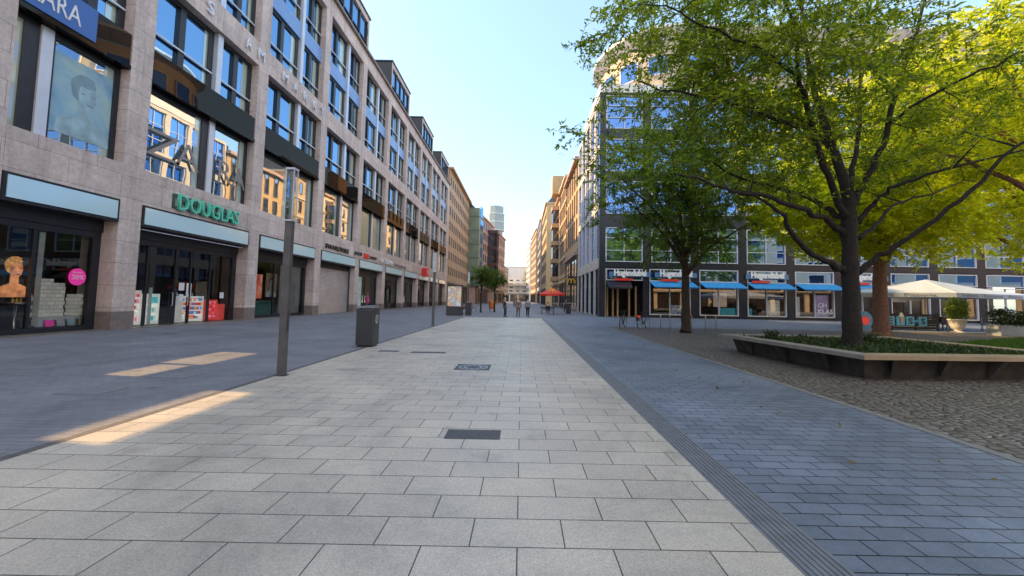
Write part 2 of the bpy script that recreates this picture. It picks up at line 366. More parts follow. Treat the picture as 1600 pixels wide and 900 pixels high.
# upper windows
def pane_pair(name, y0, y1, z0, z1, rail=True, g=glassL, blind=None, mull=.5):
    x = XF-.5
    q = MB(); t_ = .09
    q.box(x-.1, x+.06, y0, y1, z0, z0+t_); q.box(x-.1, x+.06, y0, y1, z1-.22, z1)
    q.box(x-.1, x+.06, y0, y0+t_, z0+t_, z1-.22); q.box(x-.1, x+.06, y1-.3, y1, z0+t_, z1-.22)
    ym = y0+(y1-y0)*.47; q.box(x-.1, x+.1, ym-.17, ym+.17, z0+t_, z1-.22)
    if rail: q.box(x-.02, x+.04, y0+t_, y1-.3, z0+1.0, z0+1.04)
    fo = q.build('window', black, LB)
    q = MB(); q.box(x-.08, x-.04, y0+t_, y1-.3, z0+t_, z1-.22); q.build('pane', g, fo)
    if rail:
        q = MB(); q.box(x+.1, x+.16, y0+.02, y1-.1, z0+1.02, z0+1.1); q.build('railing', silver, fo)
    if blind:
        q = MB(); q.box(x-.035, x-.03, y1-.3-blind, y1-.3, z0+t_, z1-.22); q.build('blind', blindm, fo)
blindm = reflective('pale_blind', (.42, .52, .44), (.9, .95, 1), .25, .05)
starts = [E0-P]+ends[:-1]
levels = [(12.84, 16.34), (17.88, 21.45), (22.72, 26.40)]
mul = MB(); sp = MB(); can = MB(); banner = None
for i, st in enumerate(starts):
    a = max(st, YS); b0 = st+P-PW; mid = st+3.95+(.25 if i == 0 else 0)
    halves = [(a, mid-.19), (mid+.19, b0)]
    for (z0, z1) in levels:
        for (y0, y1) in halves:
            pane_pair('w', y0+.005, y1-.005, z0, z1, blind=random.choice([.25, .4, .42, .5, .9]))
        mul = MB(); mul.box(XF-.7, XF-.2, mid-.18, mid+.18, z0 if z0 != 22.72 else 21.46, z1); mul.build('mullion', silver, LB)
    for (y0, y1) in halves: sp = MB(); sp.box(XF-.6, XF-.3, y0, y1, 21.46, 22.71); sp.build('spandrel', bluesp, LB)
    # tall display windows of level 1
    for h, (y0, y1) in enumerate(halves):
        x = XF-.5; q = MB()
        q.box(x-.1, x+.07, y0, y1, 7.13, 7.22); q.box(x-.1, x+.07, y0, y1, 11.12, 11.26)
        er = .42 if h == 0 else .2
        q.box(x-.1, x+.07, y1-er, y1, 7.22, 11.12)
        if y0+.1 > YS+.11 or 1: q.box(x-.1, x+.07, y0, y0+.1, 7.22, 11.12)
        fo = q.build('display_window', black, LB)
        q = MB(); q.box(x-.06, x-.02, y0+.1, y1-er, 7.22, 11.12); q.build('pane', glassZ, fo)
        q = MB(); q.box(x-.015, x-.01, y1-er-.35, y1-er, 7.22, 11.12); q.build('blind', blindm, fo)
    mul = MB(); mul.box(XF-.56, XF-.36, mid-.18, mid+.18, 7.13, 11.25); mul.build('mullion', silver, LB)
    can = MB()
    can.box(XF-.9, XF+.03, a if i == 0 else st+.03, b0-.03, 11.27, 11.45)
    can.box(XF-.9, XF-.03, a if i == 0 else st+.05, b0-.05, 11.45, 12.83); can.build('canopy_panel', canopyg, LB)
# dormer storeys on the roof
for k in range(-1, 4):
    y0 = 33.2+15.5*k; y1 = y0+8.0
    q = MB(); x0 = XF-.35
    q.box(x0-3.3, x0, y0, y0+.35, 28.1, 32.5); q.box(x0-3.3, x0, y1-.35, y1, 28.1, 32.5); q.box(x0-.3, x0, y0+.35, y1-.35, 28.1, 28.7)
    q.box(x0-.3, x0, y0+.35, y1-.35, 31.9, 32.5); q.box(x0-3.3, x0-.8, y0+.35, y1-.35, 28.1, 32.5)
    d = q.build('roof_dormer', [trav], LB)
    q = MB(); q.box(x0-3.6, x0+.12, y0-.12, y1+.12, 32.5, 32.66); q.box(x0-3.5, x0-.02, y0-.02, y0, 28.1, 32.5); q.build('dormer_cap', black, d)
    q = MB(); n = 4; ww = (7.3)/n
    for j in range(n+1): q.box(x0-.25, x0-.08, y0+.35+ww*j-.09, y0+.35+ww*j+.09, 28.7, 31.9)
    q.box(x0-.2, x0-.1, y0+.35, y1-.35, 29.6, 29.68); q.build('dormer_frame', black, d)
    q = MB(); q.box(x0-.24, x0-.22, y0+.35, y1-.35, 28.7, 31.9); q.build('pane', glassL, d)
# ground floor shopfronts
def Ybay(i): st = starts[i]; return max(st, YS), st+P-PW
fs = MB(); fsf = MB()
for i in range(10):
    a, b0 = Ybay(i)
    fs = MB(); fs.box(XF-.2, XF+.06, a+.12, b0-.12, 4.70, 5.46); fs.build('glass_fascia', fascg, LB); fsf = MB()
    fsf.box(XF-.6, XF+.03, a+.02, b0-.02, 4.58, 4.70); fsf.box(XF-.6, XF+.03, a+.02, b0-.02, 5.46, 5.555)
    fsf.box(XF-.6, XF+.03, a+.02, a+.12, 4.7, 5.46); fsf.box(XF-.6, XF+.03, b0-.12, b0-.02, 4.7, 5.46)
    fsf.box(XF-.9, XF-.6, a, b0, 4.1, 5.555); fsf.build('fascia_frame', black, LB)
def shopfront(i, kind, glass=shopg):
    a, b0 = Ybay(i); x = XF-.75
    q = MB()
    q.box(x-.1, x+.08, a, a+.12, 0.03, 4.1); q.box(x-.1, x+.08, b0-.3, b0, .03, 4.1); q.box(x-.1, x+.08, a+.12, b0-.3, 3.85, 4.1)
    q.box(x-.1, x+.1, a+.12, b0-.3, .03, .22 if kind != 'door' else .05)
    mids = {'win': [a+(b0-a)*.42], 'door': [a+1.2, a+2.7, a+3.6, a+4.9], 'one': [a+(b0-a)*.5]}[kind]
    for y in mids: q.box(x-.06, x+.05, y-.05, y+.05, .05, 3.85)
    fo = q.build('shopfront', black, LB)
    q = MB(); q.poly([(x, a+.12, .05), (x, b0-.3, .05), (x, b0-.3, 3.85), (x, a+.12, 3.85)]); q.build('pane', glass, fo)
    if kind == 'door':
        for y in mids[1:3]:
            for dy in (-.12, .12): q = MB(); q.tube([(x+.02, y+dy, .95), (x+.09, y+dy, .97), (x+.09, y+dy, 1.6), (x+.02, y+dy, 1.62)], .015, 6); q.build('door_handle', silver, fo)
    q = MB(); q.box(x-3.6, x-3.5, a, b0, .03, 4.5); q.box(x-3.5, x-.1, a-.06, a-.0, .03, 4.5); q.box(x-3.6, x-.1, a, b0, 4.4, 4.5)
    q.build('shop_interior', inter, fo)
    return fo
for i, k in enumerate(['win', 'door', 'win', None, 'one', 'win', 'one', 'one', 'door', 'one']):
    if k: shopfront(i, k)
a, b0 = Ybay(3); q = MB()     # roller shutter
q.box(XF-.7, XF-.5, a, a+.1, .0, 4.55); q.box(XF-.7, XF-.5, b0-.1, b0, .0, 4.55)
sh = q.build('shutter_guides', charcoal, LB)
q = MB(); z = .03
while z < 4.5:
    q.hexa([(XF-.66, a+.1, z), (XF-.60, a+.1, z+.01), (XF-.60, b0-.1, z+.01), (XF-.66, b0-.1, z), (XF-.66, a+.1, z+.1), (XF-.63, a+.1, z+.1), (XF-.63, b0-.1, z+.1), (XF-.66, b0-.1, z+.1)]); z += .115
q.box(XF-.7, XF-.665, a+.1, b0-.1, 0.03, 4.5)
q.build('roller_shutter', M('galvanised_slats', (.42, .40, .39), .35, .12, 1, 0, .3), LB)
# silver rail under bay 1 fascia
q = MB(); a, b0 = Ybay(1); q.box(XF-.1, XF-.04, a+.1, b0-.4, 4.44, 4.47); q.build('awning_rail', silver, LB)

# lettering ---------------------------------------------------------------
Yv = (0, 1, 0); Zv = (0, 0, 1)
def lsign(name, body, y0, y1, z0, z1, mt, label, x=XF+.06, extr=.04, off=.01, cat='shop sign'):
    o = textobj(name, body, (x, y0, z0), Yv, Zv, y1-y0, z1-z0, mt, None, extr, off); return tag(o, label, cat)
o = empty('building_lettering', (XF, 20, 17), 'spaced silver letters along the stone band above the second floor windows', 'lettering')
letm = M('silver_letter', (.72, .76, .85), .3, .05)
for chh, y in zip('HAUSAMMARKT', [14.2, 15.9, 17.7, 19.7, 22.6, 23.7, 26.2, 27.5, 28.8, 30.1, 31.3]):
    if chh in 'HAU' and y < 19: continue
    textobj('letter', chh, (XF+.09, y, 16.72), Yv, Zv, .42 if chh != 'M' else .55, .68, letm, o, .05, .0)
lsign('shop_lettering', 'DOUGLAS', 18.75, 22.75, 5.72, 6.52, green, 'mint green outlined lettering above the dark wide shop entrance', XF+.16, .07, .0)
lsign('shop_lettering', 'DOUGLAS', 18.55, 22.55, 5.76, 6.50, M('letter_side', (.05, .09, .08), .5), 'dark backing letters behind the mint green lettering', XF+.05, .03, .012)
zm = M('zara_grey', (.26, .23, .23), .35)
for ch2, y0, y1 in (('Z', 17.35, 19.0), ('A', 19.0, 20.35), ('R', 21.15, 22.15), ('A', 22.35, 23.75)):
    pass
o = empty('window_lettering', (XF-.4, 20, 8), 'large dark grey letters across the display window above the mint sign', 'lettering')
for ch2, y0, y1 in (('Z', 17.4, 19.2), ('A', 19.0, 20.35), ('R', 21.7, 22.7), ('A', 22.75, 23.8)):
    textobj('letter', ch2, (XF-.36, y0, 8.1), Yv, Zv, y1-y0, 1.25, zm, o, .02, -.012)
q = MB(); q.box(XF-.02, XF+.035, YS, 14.75, 11.5, 12.8); tag(q.build('banner', M('blue_banner', (.05, .14, .42), .5, .05)), 'blue banner on the black canopy panel at top left corner', 'banner')
lsign('banner_lettering', 'ZARA', 12.55, 14.2, 11.75, 12.45, white, 'white lettering on the blue banner at the top left', XF+.045, .01, .0)
lsign('shop_lettering', 'SWAROVSKI', 33.2, 37.6, 5.78, 6.2, M('dark_letter', (.03, .03, .03), .4), 'small dark raised lettering above the roller shutter')
lsign('shop_lettering', 'JACK', 39.0, 41.0, 5.82, 6.25, M('dark_letter2', (.03, .03, .03), .4), 'small dark lettering left of a red square sign')
q = MB(); q.box(XF+.004, XF+.1, 41.4, 42.6, 5.78, 6.3); tag(q.build('shop_sign', red), 'small red square sign between two dark shop letterings', 'shop sign')
lsign('shop_lettering', 'JONES', 42.9, 45.0, 5.82, 6.2, M('dark_letter3', (.03, .03, .03), .4), 'small dark lettering right of a red square sign')
lsign('shop_lettering', 'CALZEDONIA', 46.2, 50.6, 5.75, 6.3, white, 'white lettering on the stone band in the middle of the shop row')
lsign('shop_lettering', 'INTIMISSIMI', 51.3, 56.5, 5.75, 6.15, M('thin_letter', (.35, .3, .3), .4), 'thin faint lettering right of the white one')
o = empty('projecting_sign', (XF+.1, 66.5, 5.9), 'round cornered red sign on the far stone pillar of the left building', 'shop sign')
q = MB(); q.box(XF+.05, XF+.75, 65.6, 67.6, 5.3, 6.7); q.build('sign_panel', red, o)
textobj('sign_letter', 'N', (XF+.8, 66, 5.6), Yv, Zv, 1., .8, white, o, .01)

# window displays ---------------------------------------------------------
def add_glow(mt_, k):  # makes a material glow by its own colour, to brighten dark shop windows
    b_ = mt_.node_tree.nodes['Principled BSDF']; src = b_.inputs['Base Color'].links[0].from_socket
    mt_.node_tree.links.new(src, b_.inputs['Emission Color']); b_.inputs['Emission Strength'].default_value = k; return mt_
def mb_obj(name, mats, label, cat, fn, group=None):
    q = MB(); fn(q); return tag(q.build(name, mats), label, cat, group)
skin = M('printed_skin', (.50, .19, .08), .5, .6, 3.6); hair = M('printed_hair', (.45, .20, .05), .5, .6, 14); pback = M('poster_black', (.012, .012, .014), .35)
def ell(q, x, cy, cz, ry, rz, n=20, a0=0):
    q.poly([(x, cy+ry*math.cos(2*math.pi*k/n+a0), cz+rz*math.sin(2*math.pi*k/n+a0)) for k in range(n)])
def portrait(q, x, y, z, h, flip=1):
    q.m = 0; q.box(x-.02, x, y-.42*h, y+.42*h, z-.55*h, z+.62*h)
    q.m = 1; x += .004
    q.poly([(x, y-.36*h, z-.55*h), (x, y+.40*h, z-.55*h), (x, y+.36*h, z-.36*h), (x, y+.13*h, z-.22*h), (x, y-.1*h, z-.22*h), (x, y-.33*h, z-.34*h)])
    q.poly([(x+.003, y-.08*h, z-.26*h), (x+.003, y+.10*h, z-.26*h), (x+.003, y+.09*h, z+.02*h), (x+.003, y-.07*h, z+.02*h)])
    q.m = 2; ell(q, x+.005, y-.03*h, z+.26*h, .165*h, .17*h); ell(q, x+.006, y-.08*h, z+.2*h, .10*h, .16*h); ell(q, x+.0065, y+.0*h, z+.40*h, .12*h, .06*h)
    q.m = 1; ell(q, x+.009, y+.03*h, z+.14*h, .125*h, .2*h)
    q.m = 2; ell(q, x+.011, y+.0*h, z+.34*h, .14*h, .07*h)
    q.m = 3
    for dy in (-.03, .11): ell(q, x+.013, y+dy*h, z+.17*h, .03*h, .012*h, 8)
    ell(q, x+.013, y+.07*h, z+.02*h, .045*h, .016*h, 8)
dark = M('printed_dark', (.12, .03, .02), .5)
add_glow(skin, .8); add_glow(hair, .8); add_glow(boxm, .22) if 'boxm' in globals() else None
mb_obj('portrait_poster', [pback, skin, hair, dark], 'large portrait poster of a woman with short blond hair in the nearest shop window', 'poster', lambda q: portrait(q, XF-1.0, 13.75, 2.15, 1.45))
sgn = empty('sale_sign', (XF-.7, 15.45, 2.2), 'round magenta sale sign hanging in the nearest shop window', 'sign')
q = MB(); ell(q, XF-.69, 15.45, 2.18, .30, .34, 28); ell(q, XF-.71, 15.45, 2.18, .30, .34, 28); q.build('disc', pink, sgn)
textobj('sign_number', '20%', (XF-.68, 15.25, 2.08), Yv, Zv, .42, .18, white, sgn, .003, 0)
textobj('sign_text', 'Sommer', (XF-.68, 15.27, 2.33), Yv, Zv, .34, .07, white, sgn, .003, 0)
boxm = pavers('stacked_parcel_paper', (.58, .55, .50), (.46, .43, .40), (.15, .13, .12), .26, .15, .006, axes=(1, 2), grain=.1)
for k, (y0, y1, z1, l) in enumerate([(14.55, 14.98, 2.05, 'tallest stack of cream gift boxes left of the magenta disc'), (15.0, 15.4, 1.9, 'wide stack of cream gift boxes under the magenta disc'), (15.75, 16.05, 1.45, 'low stack of cream gift boxes right of the magenta disc')]):
    q = MB(); z = .62; kk = 0
    while z < z1: q.box(XF-1.45+.02*(kk % 2), XF-1.05-.015*(kk % 3), y0+.015*(kk % 2), y1-.02*((kk+1) % 2), z, z+.14); z += .145; kk += 1
    tag(q.build('box_stack', boxm), l, 'gift boxes', 'gift box stacks in the nearest window')
q = MB(); q.box(XF-1.6, XF-.95, 14.35, 16.15, .48, .60); q.box(XF-1.5, XF-1.1, 14.4, 16.1, .22, .48); tag(q.build('display_shelf', white), 'long white display shelf under the cream box stacks', 'shelf')
for k, (y, mt_, l) in enumerate([(14.4, M('pale_blue_card', (.55, .7, .8)), 'pale blue card, first on the front of the display shelf'), (14.75, pink, 'magenta card on the front of the display shelf'), (15.1, white, 'white card beside the magenta one on the display shelf'), (15.45, M('ice_card', (.5, .68, .78)), 'light blue card in the middle right of the display shelf'), (15.85, M('cream_card', (.7, .6, .45)), 'cream card at the right end of the display shelf')]):
    q = MB(); q.hexa([(XF-.95, y, .24), (XF-.92, y, .24), (XF-.92, y+.26, .24), (XF-.95, y+.26, .24), (XF-1.0, y, .56), (XF-.97, y, .56), (XF-.97, y+.26, .56), (XF-1.0, y+.26, .56)])
    tag(q.build('gift_card', mt_), l, 'card', 'cards along the front of the display shelf')
q = MB(); q.lathe([(.22, .05), (.2, .09), (.05, .2), (.035, .6), (.05, 1.05), (.3, 1.12), (.3, 1.16)], XF-1.05, 13.9, 18); o = tag(q.build('pedestal_table', M('chrome', (.7, .66, .6), .15, .05, 2, 0, .8), smooth=True), 'small chrome pedestal table in front of the portrait poster', 'table')
for k in range(3):
    q = MB(); q.lathe([(.035, 1.165), (.035, 1.27), (.012, 1.29), (.014, 1.34)], XF-1.0, 13.78+k*.11, 8); tag(q.build('perfume_bottle', yellow), 'small golden perfume bottle on the chrome pedestal table', 'bottle', 'golden bottles on the pedestal table')
q = MB(); q.box(XF-.86, XF-.84, 14.25, 14.42, .3, 3.8); tag(q.build('hanging_strip', M('pale_strip', (.55, .52, .48), .5)), 'tall pale banner strip between portrait and box stacks', 'banner')
q = MB(); q.box(XF-1.3, XF-1.28, 16.0, 16.25, .3, 3.8); tag(q.build('hanging_strip', M('pale_strip2', (.5, .44, .38), .5)), 'tall pale banner strip at right edge of the nearest shop window', 'banner')
# bay 1 : notices on doors, stands with goods
for (y0, y1, z0, z1, l) in [(20.1, 20.42, 1.75, 2.15, 'upper white notice sheet left of the door post'), (20.12, 20.4, 1.2, 1.55, 'lower white notice sheet left of the door post'), (20.55, 20.86, 1.4, 2.15, 'tall white notice sheet on the glass door'), (22.85, 23.15, 1.35, 1.7, 'small cream notice at the right end of the dark entrance')]:
    q = MB(); q.box(XF-.735, XF-.73, y0, y1, z0, z1); tag(q.build('notice_sheet', white), l, 'notice', 'notices on the entrance doors')
cR = M('carton_red', (.62, .06, .05)); cO = M('carton_orange', (.8, .28, .12)); cW = M('carton_white', (.75, .7, .64)); cT = M('carton_teal', (.1, .5, .5)); cB = M('carton_blue', (.08, .22, .5)); cP = M('carton_pink', (.8, .3, .42))
for c_ in (cR, cO, cW, cT, cB, cP): add_glow(c_, .45)  # added glow, the cartons are no light source
shelfw = add_glow(M('glow_shelf', (.7, .7, .68)), .4)  # shelf given a glow to brighten the interior
add_glow(boxm, .3); add_glow(pink, .3)  # glow added to the gift boxes and everything painted pink
def goods_stand(x, y0, y1, h, cols, label, rows=5, n=5, frame=None):
    o = empty('goods_stand', (x, (y0+y1)/2, 0), label, 'display stand')
    q = MB(); q.box(x-.3, x-.27, y0, y1, .05, h)
    for r_ in range(rows): z = .2+(h-.25)*r_/rows; q.box(x-.27, x+.1, y0, y1, z, z+.03)
    q.box(x-.27, x+.1, y0-.03, y0, .05, h); q.box(x-.27, x+.1, y1, y1+.03, .05, h)
    q.build('shelf_frame', frame or shelfw, o)
    q = MB()
    for r_ in range(rows):
        z = .23+(h-.25)*r_/rows; hh_ = (h-.25)/rows*.72; y = y0+.02
        while y < y1-.08:
            w_ = random.uniform(.07, .16); q.m = random.randrange(len(cols)); q.box(x-.2, x+.05, y, min(y+w_, y1-.02), z, z+hh_*random.uniform(.6, 1)); y += w_+.015
    q.build('goods', cols, o)
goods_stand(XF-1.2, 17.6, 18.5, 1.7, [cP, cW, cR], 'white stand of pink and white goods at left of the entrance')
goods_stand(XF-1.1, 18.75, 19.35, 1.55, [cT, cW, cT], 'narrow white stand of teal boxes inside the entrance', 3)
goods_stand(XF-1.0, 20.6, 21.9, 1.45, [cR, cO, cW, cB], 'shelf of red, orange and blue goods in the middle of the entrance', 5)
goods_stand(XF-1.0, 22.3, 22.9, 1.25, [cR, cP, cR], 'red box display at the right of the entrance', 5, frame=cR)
q = MB(); q.box(XF-1.3, XF-.9, 22.98, 23.5, .05, 1.0); tag(q.build('display_box', cR), 'dark red display box beside the red box display', 'box')
for y in (18.35, 18.62):
    q = MB(); q.box(XF-.85, XF-.8, y, y+.13, .1, 1.85); tag(q.build('display_column', white), 'slim white pillar stand behind the entrance glass', 'pillar', 'slim white pillar stands')
# bay 2
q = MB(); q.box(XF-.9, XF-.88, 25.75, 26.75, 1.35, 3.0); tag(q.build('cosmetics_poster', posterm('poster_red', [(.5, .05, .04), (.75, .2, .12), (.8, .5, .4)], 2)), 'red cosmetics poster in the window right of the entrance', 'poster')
mb_obj('portrait_poster', [M('poster_tan', (.45, .25, .15)), M('shirt_print', (.7, .7, .72)), M('brown_hair', (.2, .09, .04)), dark], 'poster of a person in white shirt beside the red poster', 'poster', lambda q: portrait(q, XF-.9, 27.75, 2.25, 1.45))
q = MB(); q.box(XF-1.6, XF-1.1, 25.6, 28.3, .05, .9); q.box(XF-1.65, XF-1.05, 25.5, 28.4, .9, 1.15); tag(q.build('display_counter', M('green_counter', (.01, .16, .10), .4)), 'dark green display counter under the two posters', 'counter')
q = MB(); q.box(XF-.95, XF-.85, 28.6, 31.2, .22, 3.85); tag(q.build('window_screen', M('grey_screen', (.36, .33, .32), .7, .15, 1)), 'plain grey screen filling the window left of the roller shutter', 'screen')
# bays 4..9
q = MB(); q.box(XF-.9, XF-.88, 41.2, 43.3, .3, 3.8); tag(q.build('window_banner', posterm('banner_blue', [(.35, .5, .6), (.5, .65, .7), (.7, .75, .78)], 1.6)), 'pale blue sale banner in the window right of the shutter', 'banner')
def mannequin(x, y, mt_, label, h=1.75):
    o = empty('mannequin', (x, y, .03), label, 'mannequin', 'mannequins in the shop windows')
    q = MB(); z = .35
    for sg in (-.09, .09): q.tube([(x, y+sg, z), (x, y+sg, z+.45), (x, y+sg*1.1, z+.85)], [.045, .06, .085])
    q.tube([(x, y, z+.8), (x, y, z+1.0), (x, y, z+1.2), (x, y, z+1.36), (x, y, z+1.42)], [.15, .12, .16, .15, .05], 10)
    q.lathe([(.04, z+1.4), (.05, z+1.47), (.09, z+1.52), (.105, z+1.6), (.09, z+1.7), (.03, z+1.74)], x, y, 10)
    for sg in (-1, 1): q.tube([(x, y+sg*.17, z+1.34), (x+.05, y+sg*.22, z+1.05), (x+.12, y+sg*.2, z+.8)], [.05, .042, .03])
    q.build('body', M('mannequin_white', (.6, .55, .5)), o, True)
    q = MB(); q.tube([(x, y, z+.55), (x, y, z+.8), (x, y, z+1.02), (x, y, z+1.22), (x, y, z+1.37)], [.25, .19, .145, .185, .17], 12); q.build('dress', mt_, o, True)
    q = MB(); q.lathe([(.3, .05), (.3, .33), (.28, .35)], x, y, 16); q.build('stand', black, o)
mannequin(XF-1.3, 45.0, cW, 'mannequin in white dress beside the pale blue banner')
mannequin(XF-1.3, 46.2, pink, 'mannequin in bright pink dress right of the white one')
mannequin(XF-1.3, 50.2, pink, 'left mannequin in magenta dress in the window under the white lettering')
mannequin(XF-1.3, 51.1, cR, 'right mannequin in red dress in the window under the white lettering')
mannequin(XF-1.3, 58.2, cO, 'mannequin in orange dress in the lit far window')
mannequin(XF-1.3, 60.5, cW, 'mannequin in cream dress in the far window next to the orange one')
q = MB(); q.box(XF-2.0, XF-1.95, 64.5, 70, .05, 4.0); tag(q.build('window_backdrop', M('orange_backdrop', (.7, .35, .14))), 'warm orange back wall in a far shop window of the stone building', 'backdrop')
q = MB(); q.box(XF-2.0, XF-1.95, 56.6, 62.5, .05, 4.0); tag(q.build('window_backdrop', M('cream_backdrop', (.5, .38, .3))), 'cream back wall behind the two far mannequins', 'backdrop')
# faded portrait on the big upper window
mb_obj('window_print', [posterm('print_teal', [(.14, .28, .42), (.24, .42, .55), (.36, .52, .52)], 1.1, 0), M('print_face', (.30, .44, .50), .5, .3, 2), M('print_hair', (.2, .3, .36), .5, .2, 2), M('print_d', (.2, .26, .32), .5)], 'faded teal portrait print on the big upper window at the left', 'poster', lambda q: portrait(q, XF-.5, 15.0, 9.05, 2.6))

# ------------------------------------------------------------------ added unseen house and slotted wall, shaped to cast the sun patches
nb = empty('sun_block_house', (XF, 5, 0), 'added unseen stone house and slotted wall shaping the sun patches at left', 'building')
q = MB(); q.prism([(XF, -22), (XF, 5.9), (-31, 5.9+(-31-XF)*-.15/.95), (-31, -22)], 0, 27); q.build('wall', trav, nb)
q = MB()
def wall_with(holes, y0, y1, z0, z1):
    ys = sorted({y0, y1, *[h[0] for h in holes], *[h[1] for h in holes]}); zs = sorted({z0, z1, *[h[2] for h in holes], *[h[3] for h in holes]})
    for ya, yb in zip(ys, ys[1:]):
        for za, zb in zip(zs, zs[1:]):
            if not any(h[0] <= ya and yb <= h[1] and h[2] <= za and zb <= h[3] for h in holes): q.box(XF-.12, XF, ya, yb, za, zb)
wall_with([(6.15, 8.4, 8.3, 8.95), (9.0, 10.2, 6.3, 6.9), (10.35, 12.2, 6.15, 7.0)], 5.9, 12.44, 0, 28)  # openings placed only to throw sun patches on the ground
q.build('sun_slot_wall', trav, nb)
q = MB()
for k in range(9):
    for z0 in (1, 7.5, 11.5, 15.5, 19.5): q.box(XF, XF+.03, -21.5+k*3, -19.5+k*3, z0, z0+2.6)
q.build('window', glassL, nb)

# ------------------------------------------------------------------ generic facades
def frame_win(F, a0, a1, z0, z1, parent, fm, pm, mull=1, trans=(), th=.07, t0=0., deep=.12, name='window'):
    q = MB()
    q.lbox(F, a0, a1, t0-.05, t0+deep, z0, z0+th); q.lbox(F, a0, a1, t0-.05, t0+deep, z1-th, z1)
    q.lbox(F, a0, a0+th, t0-.05, t0+deep, z0+th, z1-th); q.lbox(F, a1-th, a1, t0-.05, t0+deep, z0+th, z1-th)
    for k in range(1, mull+1): am = a0+(a1-a0)*k/(mull+1); q.lbox(F, am-th*.4, am+th*.4, t0-.04, t0+deep*.8, z0+th, z1-th)
    for zz in trans: q.lbox(F, a0+th, a1-th, t0-.03, t0+deep*.7, zz-th*.4, zz+th*.4)
    fo = q.build(name, fm, parent)
    q = MB(); q.poly([F.pt(a0+th, t0+.01, z0+th), F.pt(a1-th, t0+.01, z0+th), F.pt(a1-th, t0+.01, z1-th), F.pt(a0+th, t0+.01, z1-th)]); q.build('pane', pm, fo)
    return fo

# ------------------------------------------------------------------ right corner building (bookshop)
HB = empty('glass_corner_building', (8, 39.4, 0), 'dark blue clad glass corner building with a bookshop behind the trees', 'building')
F = Fr(8, 39.4, 1, 0)     # n = (0,-1): outward toward the camera
NB = 9
q = MB()
q.lbox(F, 0, .55, -1, 0, 0, 23.6)
for k in range(1, NB+1): x = 4.92*k-.06; q.lbox(F, x-.42, x+.42, -.9, 0, 0, 23.6)
fl = [(5.62, 9.3), (10.6, 14.2), (15.1, 18.7), (19.7, 23.4)]
q.lbox(F, .55, 4.92*NB, -.85, -.003, 5.05, 5.6)
for i in range(3): q.lbox(F, .55, 4.92*NB, -.85, -.003, fl[i][1], fl[i+1][0])
q.lbox(F, .55, 4.92*NB, -.85, -.003, 23.4, 23.6)
q.build('cladding', navy, HB)
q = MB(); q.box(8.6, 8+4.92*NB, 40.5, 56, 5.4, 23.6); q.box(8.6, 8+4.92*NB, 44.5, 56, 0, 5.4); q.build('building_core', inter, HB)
q = MB(); q.lbox(F, -.1, 4.92*NB, -10, .15, 23.6, 24.5); q.build('white_roof_band', white, HB)
for bi in range(NB):
    a0 = .6 if bi == 0 else 4.92*bi+.4; a1 = 4.92*(bi+1)-.52
    for (z0, z1) in fl: frame_win(F, a0, a1, z0+.05, z1-.05, HB, whiteframe, glassB, 1, (z0+1.25, z0+2.55), .08, -.15, .16)
for bi in range(1, NB):
    a0 = 4.92*bi+.4 if bi > 1 else 5.1; a1 = 4.92*(bi+1)-.52
    frame_win(F, a0, a1, .28, 3.62, HB, whiteframe, hugg, 1, (), .09, -.15, .16, 'shop_window')
    frame_win(F, a0, a1, 3.72, 4.98, HB, whiteframe, glassB, 0, (), .09, -.15, .16, 'transom_window')
q = MB(); q.lbox(F, 4.9, 4.92*NB, -.9, -.1, .0, .27); q.build('plinth', black, HB)
q = MB(); q.lbox(F, .6, 4.3, -4.9, -4.8, 0, 5); q.lbox(F, 4.5, 4.92*NB, -3.3, -3.2, 0, 5); q.build('shop_back_wall', M('shop_back', (.05, .04, .035), .8, .6, .9), HB)
frame_win(F, .65, 2.6, 3.75, 4.95, HB, whiteframe, glassB, 0, (), .08, -.15, .16, 'transom_window')
frame_win(F, 2.7, 4.4, 3.75, 4.95, HB, whiteframe, glassB, 0, (), .08, -.15, .16, 'transom_window')
wood = M('wood_post', (.45, .28, .14), .6, .2, 4)
q = MB()
for a in (.9, 1.5, 2.0, 3.2, 3.9): q.lbox(F, a, a+.16, -1.2, -.9, 0, 3.2)
q.build('entrance_posts', wood, HB)
q = MB(); q.hexa([F.pt(.6, -.1, 3.3), F.pt(3.2, -.1, 3.3), F.pt(3.0, 1.3, 2.85), F.pt(.7, 1.3, 2.85), F.pt(.6, -.1, 3.7), F.pt(3.2, -.1, 3.7), F.pt(3.0, 1.3, 3.0), F.pt(.7, 1.3, 3.0)]); q.build('entrance_canopy', black, HB)
# blue awnings
for n_, bi in enumerate([1, 2, 3, 4, 5]):
    a0 = 4.92*bi+.35; a1 = 4.92*(bi+1)-.35
    if bi == 1: a0 = 5.1
    o = empty('blue_awning', F.pt((a0+a1)/2, 0, 3.7), ['blue awning over the first bookshop window, left of the near small tree', 'blue awning just right of the small dark tree trunk', 'third blue awning, under the third white lettering', 'fourth blue awning, under a plain transom window', 'fifth blue awning, mostly behind the big trunk'][n_], 'awning', 'blue awnings over the bookshop windows')
    q = MB(); q.hexa([F.pt(a0, .0, 3.68), F.pt(a1, .0, 3.68), F.pt(a1+.2, 1.1, 3.12), F.pt(a0+.15, 1.1, 3.12), F.pt(a0, .0, 3.71), F.pt(a1, .0, 3.71), F.pt(a1+.2, 1.1, 3.15), F.pt(a0+.15, 1.1, 3.15)])
    q.build('fabric', bluefab, o)
    q = MB(); q.lbox(F, a0+.15, a1+.2, 1.08, 1.13, 3.02, 3.12); q.build('front_bar', M('blue_bar', (.02, .12, .3)), o)
